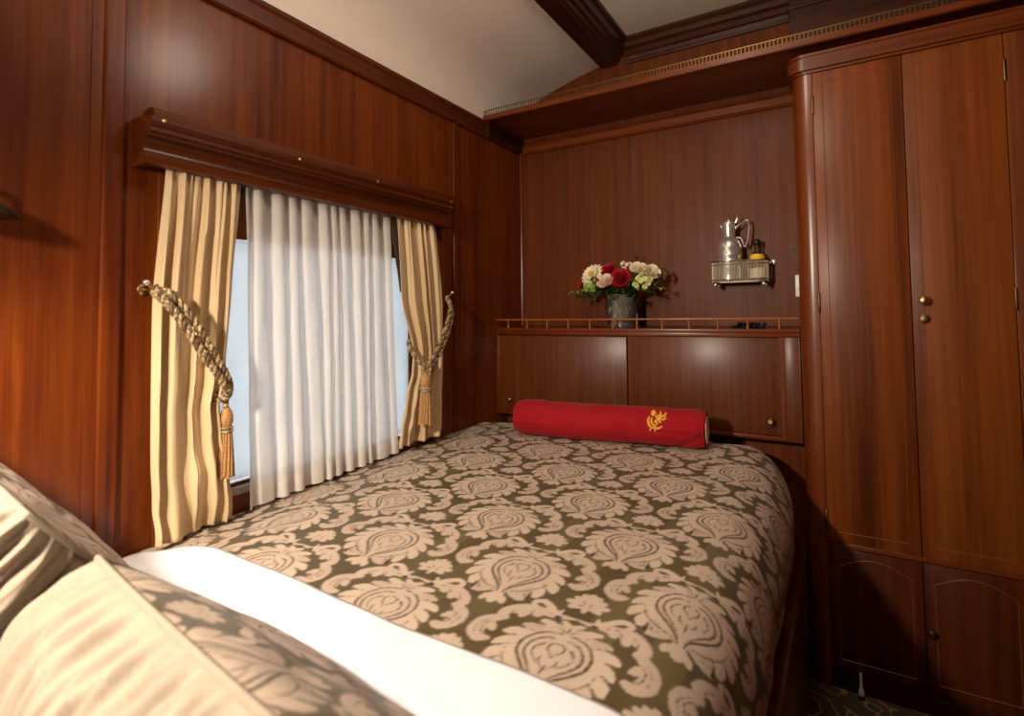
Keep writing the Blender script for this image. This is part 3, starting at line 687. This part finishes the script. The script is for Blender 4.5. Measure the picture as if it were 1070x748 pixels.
# folded sheet
bm = B()
def sheet_edge(s): return .682 + .010 * math.sin(s * 4 + .5) + .02 * (1 - sm(s, 0.04, .22)) * -1.6
def sf(u, v):
    s = .045 + 1.50 * u; r = .36 + (sheet_edge(s) - .36) * v
    return duvet_pt(s, r, .009 + .0025 * noise.noise(Vector((s * 9, r * 13, 3))))
grid(bm, sf, 200, 44)
sh = solo('bed_sheet', bm, M['sheet'], (.67, .5, .72), 'white sheet folded down across the duvet by the pillows', 'sheet'); solidify(sh, .006, -1)

# pillows: damask face, gathered beige gusset, piping
def pillow(label, c, w, h, th_, lean, roll, yaw, seed, uvoff, fat):
    """c: middle of the front panel"""
    t = thing('pillow', label, 'pillow', c, 'damask pillows at the bed head')
    a = math.radians(lean); up = Vector((0, -math.sin(a), math.cos(a))); n = Vector((0, math.cos(a), math.sin(a))); ux = Vector((1, 0, 0))
    Rm = Matrix.Rotation(math.radians(yaw), 3, 'Z') @ Matrix.Rotation(math.radians(roll), 3, n)
    up, n, ux = Rm @ up, Rm @ n, Rm @ ux; C = Vector(c)
    def sq(u, v):   # square -> rounded rectangle
        k = .06
        return u * (1 - k * v * v * abs(u) ** 2), v * (1 - k * u * u * abs(v) ** 2)
    def face(u, v, side):
        U, W = sq(u, v)
        bul = (1 - abs(u) ** 2.6) * (1 - abs(v) ** 2.6)
        bul = max(0, bul) ** .6
        d = fat * bul + .005 * noise.noise(Vector((u * 3, v * 3, seed)))*bul
        return C + ux * (U * w / 2) + up * (W * h / 2) + n * (d if side > 0 else -th_ - d * .8)
    N1, N2 = 240, 200
    bm = B(); us = np.linspace(-1, 1, N1); vv = np.linspace(-1, 1, N2)
    g = [[bm.verts.new(face(u, v, 1)) for u in us] for v in vv]
    for j in range(N2 - 1):
        for i in range(N1 - 1): bm.faces.new((g[j][i], g[j][i + 1], g[j + 1][i + 1], g[j + 1][i]))
    fr = part('front_panel', bm, M['damask'], t)
    U, W = np.meshgrid(us * w * 50, vv * h * 50); damask_paint(fr.data, np.stack([U + uvoff[0], W + uvoff[1]], -1).reshape(-1, 2))
    bm = B(); grid(bm, lambda u, v: face(2 * u - 1, 2 * v - 1, -1), 40, 34); part('back_panel', bm, M['beige'], t)
    # rim loop
    def loop(q):
        q = (q % 1) * 4; e = int(q); f = q - e
        u, v = ((-1 + 2 * f, 1), (1, 1 - 2 * f), (1 - 2 * f, -1), (-1, -1 + 2 * f))[e]
        return u, v
    bm = B()
    def gus(q, k):
        u, v = loop(q); A = face(u, v, 1); Bk = face(u, v, -1)
        out = (ux * u * abs(u) ** 6 + up * v * abs(v) ** 6)
        out = out.normalized() if out.length > 0 else out
        a_ = q * 2 * PI
        g_ = math.sin(PI * k)
        per = q * 120
        gath = .0060 * math.sin(2 * PI * per * .5 + 2.5 * noise.noise(Vector((q * 18, k * 2, seed)))) * (.35 + .65 * (1 - k) ** .8) + .006 - .034 * abs(noise.noise(Vector((q * 26, k * 1.1, seed + 5))))  + .003 * math.sin(2 * PI * per + 4 * k)
        return A.lerp(Bk, k) + out * (.028 * g_ + gath * min(1, 6 * k, 6 * (1 - k)))
    grid(bm, gus, 900, 26, True); part('gathered_gusset', bm, M['beige'], t, label='gathered plain beige border')
    bm = B(); pts = [face(*loop(i / 240), 1) + n * .002 for i in range(241)]; tube(bm, pts, .0042, 8, False); part('piping', bm, M['beige'], t)
    return t
pillow('damask pillow with a wide gathered beige border nearest the camera', (.935, .412, .838), .66, .34, .17, 50, -2, -7, 2.0, (9, 4), .022)
pillow('damask pillow leaning beside the window wall beyond the nearest pillow', (.292, .396, .910), .518, .373, .15, 40.2, 13.4, -9, 6.0, (2, 12), .016)

# ------------------------------------------------------------------ rolled red throw
t = thing('rolled_throw', 'red blanket rolled into a bolster on the duvet', 'blanket', (.68, 1.99, .77))
A = Vector((.312, 1.940, .832)); E_ = Vector((1.034, 2.022, .838)); ax = (E_ - A).normalized(); LEN = (E_ - A).length
upv = (Vector((0, 0, 1)) - ax * ax.z).normalized(); fw = upv.cross(ax) * 1.0
if fw.y > 0: fw = -fw
def roll_pt(s, a, R=.072):
    # a=0 toward camera, pi/2 up
    r = R * (1 + .05 * math.cos(2 * a))
    k = noise.noise(Vector((s * 5, a * 1.2, 3))); 
    r += .004 * k + .0035 * noise.noise(Vector((s * 11 + a * 2.2, a * 2 - s * 7, 9)))
    # diagonal crease near the left end
    d = (s - (.13 + .10 * (a - .2))) ; r -= .006 * math.exp(-(d / .018) ** 2) * sm(math.cos(a), 0, .8)
    d = (s - (.60 - .13 * (a - .3))) ; r -= .003 * math.exp(-(d / .012) ** 2) * sm(math.cos(a), 0, .8)
    e = min(s, LEN - s); r *= .90 + .10 * sm(e, 0, .03)
    z = upv * (r * math.sin(a)); p = A + ax * s + fw * (r * math.cos(a)) + z
    if s < .12: p += upv * .004
    p.z = max(p.z, .768)
    return p
bm = B(); grid(bm, lambda u, v: roll_pt(LEN * v, 2 * PI * u), 96, 160, True); part('roll', bm, M['red'], t)
# spiral ends
for s0, sg in ((LEN, 1), (0, -1)):
    for nm, m_, off in (('end_layer', M['red'], 0), ('lining_layer', M['redwhite'], .5))[:2 if sg > 0 else 1]:
        bm = B(); pts = []
        for k in range(150):
            q = k / 149; a = 2 * PI * 3.6 * q + off * 2 * PI; r = (.010 + .054 * q) if off == 0 else (.008 + .045 * q)
            p = A + ax * (s0 + sg * (.001 if off == 0 else .0035)) + fw * (r * math.cos(a)) + upv * (r * math.sin(a))
            p.z = max(p.z, .776); pts.append(p)
        tube(bm, pts, (.0042 if off == 0 else .0046), 7); part(nm, bm, m_, t)
    bm = B(); c0 = A + ax * (s0 - sg * .004); vsr = [bm.verts.new(roll_pt(min(LEN - .004, max(.004, s0 - sg * .004)), 2 * PI * k / 40) * 1.0) for k in range(40)]
    bm.faces.new(vsr); part('end_fill', bm, M['red'], t)
# embroidered crest
bm = B()
def crest(pts, r, n=16):
    P = spline([(a, b, 0) for a, b in pts], n); Q = []
    for p in P:
        q = roll_pt(.566 + p.x * 1.6, .42 + p.y * 1.6 / .072); c = A + ax * (.566 + p.x * 1.6)
        Q.append(c + (q - c) * 1.018)
    tube(bm, Q, lambda k: 2.3 * r * (.45 + .55 * math.sin(PI * min(1, max(0, .1 + .8 * k)))), 6)
for ln, r in (([(-.012, .020), (-.008, .024), (-.004, .021), (-.007, .016), (-.012, .018)], .0028), ([(-.015, .010), (-.017, 0), (-.014, -.010), (-.008, -.015)], .0022),
              ([(-.009, .009), (-.010, .0), (-.006, -.008), (.002, -.010)], .0020), ([(-.002, .013), (.004, .006), (-.001, -.001), (.005, -.006)], .0022), ([(.002, .016), (.010, .010), (.006, .003), (.011, -.003)], .0022),
              ([(.008, .014), (.016, .013), (.021, .017)], .0019), ([(.010, .004), (.018, .006), (.022, .010)], .0018), ([(.007, .026), (.009, .020), (.008, .015)], .0018),
              ([(-.012, -.016), (-.004, -.014), (.006, -.015), (.014, -.009)], .0018), ([(-.013, -.021), (-.011, -.016)], .0015), ([(-.002, -.022), (-.001, -.015)], .0015), ([(.017, .018), (.022, .022)], .0016)):
    crest(ln, r)
part('embroidered_crest', bm, M['goldthread'], t, label='gold embroidered crest')

# ------------------------------------------------------------------ wall rack with flask and bottle
RX0, RX1, RY0, RY1, RZ0, RZ1 = .992, 1.214, 2.398, 2.500, 1.378, 1.468
def oval(o=0.):
    pts = []; r = .040
    x0, x1, y0, y1 = RX0 - o, RX1 + o, RY0 - o, RY1 + o
    for cx, cy, a0 in ((x1 - r, y0 + r, -90), (x1 - r, y1 - r, 0), (x0 + r, y1 - r, 90), (x0 + r, y0 + r, 180)):
        for k in range(9):
            a = math.radians(a0 + 90 * k / 8); pts.append((cx + r * math.cos(a), cy + r * math.sin(a)))
    return pts
t = thing('wall_rack', 'silver gallery rack fixed to the far wall above the cabinet', 'rack', (1.10, 2.45, RZ0))
bm = B(); prism(bm, oval(), 'z', RZ0, RZ0 + .006); part('tray', bm, M['pewter'], t)
bm = B(); O = oval()
for z, r in ((RZ0 + .012, .0028), (RZ1 - .014, .0018), (RZ1, .0030)): tube(bm, [Vector((a, b, z)) for a, b in O + O[:1]], r, 8, False)
part('rails', bm, M['pewter'], t)
bm = B()
per = [Vector((a, b, 0)) for a, b in O + O[:1]]; acc = 0; step = .0056; nxt = 0
for a, b in zip(per, per[1:]):
    l = (b - a).length
    while nxt <= acc + l:
        p = a.lerp(b, (nxt - acc) / l); box(bm, p.x - .0008, p.x + .0008, p.y - .0008, p.y + .0008, RZ0 + .004, RZ1); nxt += step
    acc += l
part('pierced_band', bm, M['pewter'], t, False)
for x, y in ((1.01, 2.405), (1.196, 2.405), (1.01, 2.49), (1.196, 2.49)):
    bm = B(); ball(bm, (x, y, RZ0 - .008), .0085); part('ball_foot', bm, M['silver'], t)
bm = B(); lathe(bm, [(.012, 0), (.012, -.006), (.005, -.010)], (1.225, D - .0005, 1.462), 14, 'y'); box(bm, 1.20, 1.228, 2.488, 2.497, 1.458, 1.466); part('wall_bracket', bm, M['silver'], t)
JX, JY, JZ = 1.062, 2.447, RZ0 + .006
t = thing('flask', 'polished silver flask jug standing in the wall rack', 'jug', (JX, JY, JZ))
bm = B(); lathe(bm, [(.044, 0), (.050, .004), (.0505, .080), (.0525, .083), (.0525, .090), (.0505, .093), (.0505, .104), (.0525, .107), (.0525, .113), (.0505, .117), (.0505, .140), (.048, .156), (.040, .174), (.031, .184), (.027, .190)], (JX, JY, JZ), 40); part('body', bm, M['silver'], t)
bm = B(); lathe(bm, [(.0265, .189), (.026, .200), (.0275, .225), (.0285, .240), (.026, .243)], (JX, JY, JZ), 36); k = part('neck', bm, M['silver'], t)
bm = B(); tube(bm, spline([(JX - .020, JY, JZ + .224), (JX - .030, JY, JZ + .238), (JX - .034, JY, JZ + .244)], 10), lambda q: .010 - .005 * q, 10); part('spout', bm, M['silver'], t)
bm = B(); lathe(bm, [(.0285, .242), (.029, .246), (.025, .255), (.013, .261), (.006, .263), (.007, .267), (.003, .270)], (JX, JY, JZ), 32); part('lid', bm, M['silver'], t)
bm = B(); tube(bm, spline([(JX + .024, JY, JZ + .222), (JX + .040, JY, JZ + .238), (JX + .068, JY, JZ + .256), (JX + .077, JY, JZ + .250), (JX + .079, JY, JZ + .215), (JX + .068, JY, JZ + .155), (JX + .058, JY, JZ + .150), (JX + .050, JY, JZ + .178), (JX + .032, JY, JZ + .186), (JX + .024, JY, JZ + .182)], 60), .0042, 8); part('handle', bm, M['silver'], t)
bm = B(); ball(bm, (JX + .036, JY, JZ + .270), .006); tube(bm, [(JX + .024, JY, JZ + .248), (JX + .036, JY, JZ + .268)], .003, 6); part('thumb_piece', bm, M['silver'], t)
BX, BY = 1.170, 2.447
t = thing('bottle', 'small bottle with a yellow band and black stopper in the wall rack', 'bottle', (BX, BY, JZ))
bm = B(); lathe(bm, [(.026, 0), (.029, .004), (.029, .095), (.022, .112), (.010, .124), (.009, .142), (.011, .144), (.011, .148)], (BX, BY, JZ), 28); part('glass_body', bm, M['bottle'], t)
bm = B(); lathe(bm, [(.0296, .082), (.0296, .099), (.0245, .110)], (BX, BY, JZ), 28, caps=False); part('yellow_band', bm, M['amber'], t)
bm = B(); lathe(bm, [(.0296, .012), (.0296, .052)], (BX, BY, JZ), 28, caps=False); part('paper_label', bm, M['paper'], t)
bm = B(); lathe(bm, [(.012, .147), (.014, .150), (.015, .165), (.010, .172), (.004, .174)], (BX, BY, JZ), 20); part('stopper', bm, M['black'], t)

t = thing('light_switch', 'white switch plate edge on the far wall beside the wardrobe post', 'switch', (1.30, D, 1.36))
bm = B(); box(bm, 1.3035, 1.333, D - .008, D - .0005, 1.315, 1.405, .003); part('plate', bm, M['whiteplastic'], t)
bm = B(); box(bm, 1.312, 1.324, D - .013, D - .008, 1.345, 1.375, .002); part('rocker', bm, M['whiteplastic'], t)
t = thing('wall_stud', 'small dark round stud above the white switch plate', 'stud', (1.302, D, 1.515))
bm = B(); lathe(bm, [(.008, -.0005), (.008, -.004), (.004, -.009)], (1.302, D, 1.515), 14, 'y'); part('cap', bm, M['black'], t)
bm = B(); lathe(bm, [(.012, 0), (.012, -.003)], (1.302, D, 1.515), 16, 'y'); part('collar', bm, M['bronze'], t)
# dark trinkets behind the rail
bm = B(); rr = random.Random(4)
for i in range(34):
    ball(bm, (1.10 + .11 * i / 34 + rr.uniform(-.01, .01), 2.30 + rr.uniform(-.02, .02), 1.1965 + rr.choice((0, 0, .012))), .0075, u=8, v=6)
solo('bead_string', bm, plain('black_glass_bead', (.012, .012, .016), .12), (1.15, 2.30, 1.19), 'dark glinting beads lying behind the rail at the right end of the cabinet top', 'beads')

# ------------------------------------------------------------------ flowers
VX, VY, VZ = .607, 2.372, 1.190
t = thing('vase', 'short clear glass vase lined with leaves holding the flowers', 'vase', (VX, VY, VZ))
bm = B(); lathe(bm, [(.060, 0), (.066, .002), (.068, .008), (.068, .150), (.0655, .150), (.0645, .012), (.040, .010)], (VX, VY, VZ), 40); part('glass_wall', bm, M['vaseglass'], t)
bm = B(); lathe(bm, [(.040, .0115), (.0635, .013), (.0635, .110), (.03, .110)], (VX, VY, VZ), 32); part('water', bm, M['water'], t)
def leaf_blade(bm, base, tip, w, curl=.01, n=7):
    base, tip = Vector(base), Vector(tip); d = tip - base; side = d.cross(Vector((0, 0, 1)))
    if side.length < 1e-5: side = Vector((1, 0, 0))
    side.normalize(); nrm = side.cross(d).normalized()
    rows = []
    for i in range(n):
        q = i / (n - 1); c = base + d * q + nrm * curl * math.sin(PI * q); ww = w * math.sin(PI * (.06 + .94 * q) ** .8) * .5 + .0004
        rows.append([bm.verts.new(c - side * ww + nrm * ww * .25), bm.verts.new(c), bm.verts.new(c + side * ww + nrm * ww * .25)])
    for a, b in zip(rows, rows[1:]):
        bm.faces.new((a[0], a[1], b[1], b[0])); bm.faces.new((a[1], a[2], b[2], b[1]))
bm = B(); rr = random.Random(5)
for i in range(22):
    a = rr.uniform(0, 2 * PI); r = .045 + rr.uniform(0, .014); z = VZ + .015 + rr.uniform(0, .05); a2 = a + rr.uniform(-.7, .7)
    leaf_blade(bm, (VX + r * math.cos(a), VY + r * math.sin(a), z), (VX + r * math.cos(a2), VY + r * math.sin(a2), z + rr.uniform(.04, .075)), .03, .004)
part('leaf_lining', bm, plain('olive_leaf_lining', (.46, .42, .27), .5, noise_amt=.5, nscale=70), t)
def stem_to(bm, p):
    p = Vector(p); b = Vector((VX + (p.x - VX) * .12, VY + (p.y - VY) * .12, VZ + .03)); m_ = Vector((VX + (p.x - VX) * .32, VY + (p.y - VY) * .32, VZ + .15))
    tube(bm, spline([b, m_, p], 12), .0022, 6)
def flower(name, label, cat, p, make, mt, group='flowers in the glass vase', centre=None):
    t = thing(name, label, cat, p, group)
    b = B(); stem_to(b, Vector(p)); part('stem', b, M['leaf'], t)
    b = B(); make(b, Vector(p)); part('bloom', b, mt, t)
    if centre:
        b = B(); ball(b, Vector(p) + centre[0], centre[1], u=10, v=7); part('centre', b, M['yellow'], t)
def petal_cup(bm, c, axis, r, h, ang, width, open_):
    axis = axis.normalized(); u = axis.orthogonal().normalized(); v = axis.cross(u)
    rows = []
    for i in range(6):
        q = i / 5; rows.append([])
        for j in range(7):
            a = ang + (j / 6 - .5) * width * (.55 + .45 * math.sin(PI * min(1, q * .9 + .1)))
            rad = r * (.25 + .75 * math.sin(q * PI * .5) + open_ * q ** 3)
            hh = h * (q - .10 * abs(j / 3 - 1) ** 2 * q)
            rows[-1].append(bm.verts.new(c + (u * math.cos(a) + v * math.sin(a)) * rad + axis * hh))
    for a, b in zip(rows, rows[1:]):
        for j in range(6): bm.faces.new((a[j], a[j + 1], b[j + 1], b[j]))
def rose(r, axis=(0, -.75, .65)):
    axis = Vector(axis)
    def f(bm, p):
        for k, (rr_, hh, n, op) in enumerate(((.28, .95, 2, -.1), (.48, 1.0, 3, 0), (.70, .95, 4, .1), (.95, .85, 5, .25))):
            for i in range(n): petal_cup(bm, p - axis.normalized() * r * .5, axis, r * rr_, r * hh, 2 * PI * i / n + k * .8, 2 * PI / n * 1.35, op)
    return f
def daisy(r, axis=(-.15, -.85, .45)):
    ax_ = Vector(axis).normalized()
    def f(bm, p):
        u = ax_.orthogonal().normalized(); v = ax_.cross(u)
        for lay, (n, l, lift) in enumerate(((18, 1., .12), (16, .86, .32), (12, .6, .55))):
            for i in range(n):
                a = 2 * PI * i / n + lay * .2; d = u * math.cos(a) + v * math.sin(a); e = d * (r * l) + ax_ * (r * lift)
                side = ax_.cross(d) * (r * .15); pts = []
                for q, ww in ((.08, .3), (.4, .9), (.75, 1.05), (1., .35)):
                    c = p + e * q + ax_ * (.15 * r * math.sin(PI * q)); pts.append((bm.verts.new(c - side * ww), bm.verts.new(c + side * ww)))
                for A_, C_ in zip(pts, pts[1:]): bm.faces.new((A_[0], A_[1], C_[1], C_[0]))
    return f
def cluster(r, n, s, seed):
    def f(bm, p):
        rr = random.Random(seed)
        for i in range(n):
            d = Vector((rr.gauss(0, 1), rr.gauss(0, 1) - .3, rr.gauss(0, .8) + .3)).normalized() * r * rr.uniform(.55, 1)
            c = p + d; daisy(s, tuple(d + Vector((0, -.02, 0))))(bm, c)
    return f
F = flower
F('chrysanthemum', 'large cream daisy bloom at the upper left of the bouquet', 'flower', (.484, 2.345, 1.428), daisy(.062), M['cream'], centre=(Vector((-.006, -.028, .014)), .011))
F('rose', 'deep red rose at the top centre of the bouquet', 'flower', (.562, 2.33, 1.452), rose(.031, (-.1, -.8, .6)), M['rose'])
F('rose', 'largest open red rose at the front centre of the bouquet', 'flower', (.632, 2.295, 1.410), rose(.038, (.1, -.9, .35)), M['rose'])
F('rose', 'blush white rose below the two red roses', 'flower', (.562, 2.285, 1.396), rose(.034, (-.05, -.8, .6)), M['pinkw'])
F('rose', 'small dark red bud at the far left of the bouquet', 'flower', (.412, 2.36, 1.385), rose(.026, (-.6, -.6, .5)), M['rose'])
F('rose', 'cream rose at the top right of the bouquet', 'flower', (.692, 2.35, 1.452), rose(.032, (.2, -.7, .7)), M['cream'])
F('rose', 'cream rose at the right shoulder of the bouquet', 'flower', (.750, 2.36, 1.434), rose(.033, (.5, -.7, .5)), M['cream'])
F('hydrangea', 'pale lime floret cluster at the right front of the bouquet', 'flower', (.726, 2.31, 1.388), cluster(.040, 22, .014, 3), M['limefl'])
F('alstroemeria', 'lime green floret cluster at the left front of the bouquet', 'flower', (.478, 2.31, 1.374), cluster(.030, 12, .014, 8), M['leaf2'])
F('filler_blossom', 'small cream blossoms behind the red roses', 'flower', (.628, 2.385, 1.468), cluster(.030, 12, .010, 12), M['pinkw'])
F('seed_spray', 'brown seed spray at the far right of the bouquet', 'flower', (.795, 2.38, 1.415), cluster(.030, 14, .009, 15), M['wisp'])
F('brown_blossom', 'dark brown blossom between the daisy and the blush rose', 'flower', (.512, 2.285, 1.402), cluster(.018, 12, .008, 17), M['wisp'])
def sprig(label, tip, nleaf, w, m_, seed):
    t = thing('foliage_sprig', label, 'leaves', tip, 'leaf sprigs in the glass vase'); tip = Vector(tip)
    base = Vector((VX + (tip.x - VX) * .25, VY + (tip.y - VY) * .25, VZ + .145)); mid = base.lerp(tip, .55) + Vector((0, 0, .025))
    pl = spline([Vector((VX, VY, VZ + .04)), base, mid, tip], 18)
    b = B(); tube(b, pl, .0016, 5); part('stem', b, M['leaf'], t); rr = random.Random(seed)
    b = B()
    for i in range(nleaf):
        q = .42 + .58 * i / (nleaf - 1); p = pl[min(17, int(q * 17))]; d = (tip - base).normalized()
        for sg in (-1, 1):
            s = d.cross(Vector((0, -.4, 1))).normalized() * sg
            leaf_blade(b, p, p + (d * .6 + s * rr.uniform(.6, 1.1) + Vector((0, -.25, rr.uniform(-.3, .3)))).normalized() * rr.uniform(.028, .045), w, .004)
    leaf_blade(b, pl[-2], tip + (tip - pl[-3]).normalized() * .03, w, .003)
    part('leaves', b, m_, t)
for lab, tip, n, w, m_, s in (
    ('lime leaf sprig reaching out at the far left of the bouquet', (.378, 2.34, 1.350), 5, .022, 'leaf2', 1),
    ('dark leaf sprig drooping over the left side of the vase', (.430, 2.30, 1.330), 8, .028, 'leaf', 2),
    ('dark leaf sprig hanging at the front left of the vase rim', (.505, 2.265, 1.325), 8, .030, 'leaf', 3),
    ('dark leaf sprig hanging at the front centre of the vase rim', (.600, 2.255, 1.335), 8, .030, 'leaf', 4),
    ('dark leaf sprig hanging at the front right of the vase rim', (.680, 2.265, 1.330), 8, .030, 'leaf', 5),
    ('dark leaf sprig drooping over the right side of the vase', (.760, 2.30, 1.345), 8, .028, 'leaf', 6),
    ('lime leaf sprig reaching out at the far right of the bouquet', (.800, 2.32, 1.362), 5, .020, 'leaf2', 7),
    ('thin dark sprig rising at the top of the bouquet', (.668, 2.40, 1.500), 5, .010, 'wisp', 8),
    ('green leaf sprig between the red rose and the cream roses', (.690, 2.33, 1.400), 6, .022, 'leaf2', 9),
    ('dark leaf sprig behind the daisy', (.440, 2.41, 1.400), 7, .026, 'leaf', 10),
    ('dark leaf sprig behind the cream roses', (.760, 2.42, 1.400), 7, .026, 'leaf', 11)):
    sprig(lab, tip, n, w, M[m_], s)

# ------------------------------------------------------------------ light
def point(name, loc, power, col, rad):
    l = bpy.data.lights.new(name, 'POINT'); l.energy = power; l.color = col; l.shadow_soft_size = rad
    o = bpy.data.objects.new(name, l); o.location = loc; COL.objects.link(o); return o
def spot(name, loc, to, power, col, rad, ang, blend):
    l = bpy.data.lights.new(name, 'SPOT'); l.energy = power; l.color = col; l.shadow_soft_size = rad; l.spot_size = math.radians(ang); l.spot_blend = blend
    o = bpy.data.objects.new(name, l); o.location = loc; o.rotation_euler = (Vector(to) - Vector(loc)).to_track_quat('-Z', 'Y').to_euler(); COL.objects.link(o); return o
WARM = (1.0, .855, .68)
point('ceiling_lamp', (1.08, 1.26, 2.40), 12, WARM, .12)
spot('ceiling_fill_spot', (.62, -.36, 1.85), (.75, .9, 2.60), 85, WARM, .06, 120, 1.0)  # added unseen spot, brightens the ceiling
spot('reading_lamp', (.24, .12, 1.40), (.12, .62, .70), 20, WARM, .04, 105, 1.0)
spot('bed_head_lamp', (.62, -.32, 1.62), (.80, 1.2, .42), 135, WARM, .05, 125, 1.0)
W = bpy.data.worlds.new('outside'); SC.world = W; W.use_nodes = True
bg = W.node_tree.nodes['Background']; bg.inputs[0].default_value = (.92, .96, 1.0, 1); bg.inputs[1].default_value = 6.0

# ------------------------------------------------------------------ camera
cam = bpy.data.cameras.new('camera'); co = bpy.data.objects.new('camera', cam); COL.objects.link(co); SC.camera = co
yaw, pitch, roll = .5448, .0446, -.0099
fwd = Vector((-math.sin(yaw) * math.cos(pitch), math.cos(yaw) * math.cos(pitch), math.sin(pitch))); rt = Vector((math.cos(yaw), math.sin(yaw), 0)); up = rt.cross(fwd)
r2 = rt * math.cos(roll) + up * math.sin(roll); u2 = r2.cross(fwd)
m4 = Matrix((r2, u2, -fwd)).transposed().to_4x4(); m4.translation = (1.458, 0, 1.25); co.matrix_world = m4
cam.sensor_fit = 'HORIZONTAL'; cam.sensor_width = 36; cam.lens = 565.08 / 1070 * 36; cam.shift_y = -(374 - 304.39) / 1070
cam.clip_start = .02; cam.dof.use_dof = True; cam.dof.focus_distance = 2.15; cam.dof.aperture_fstop = 3.2
SC.view_settings.view_transform = 'Standard'; SC.view_settings.look = 'None'; SC.view_settings.gamma = 1; SC.view_settings.use_curve_mapping = False
SC.view_settings.exposure = 0.0
SC.cycles.max_bounces = 8
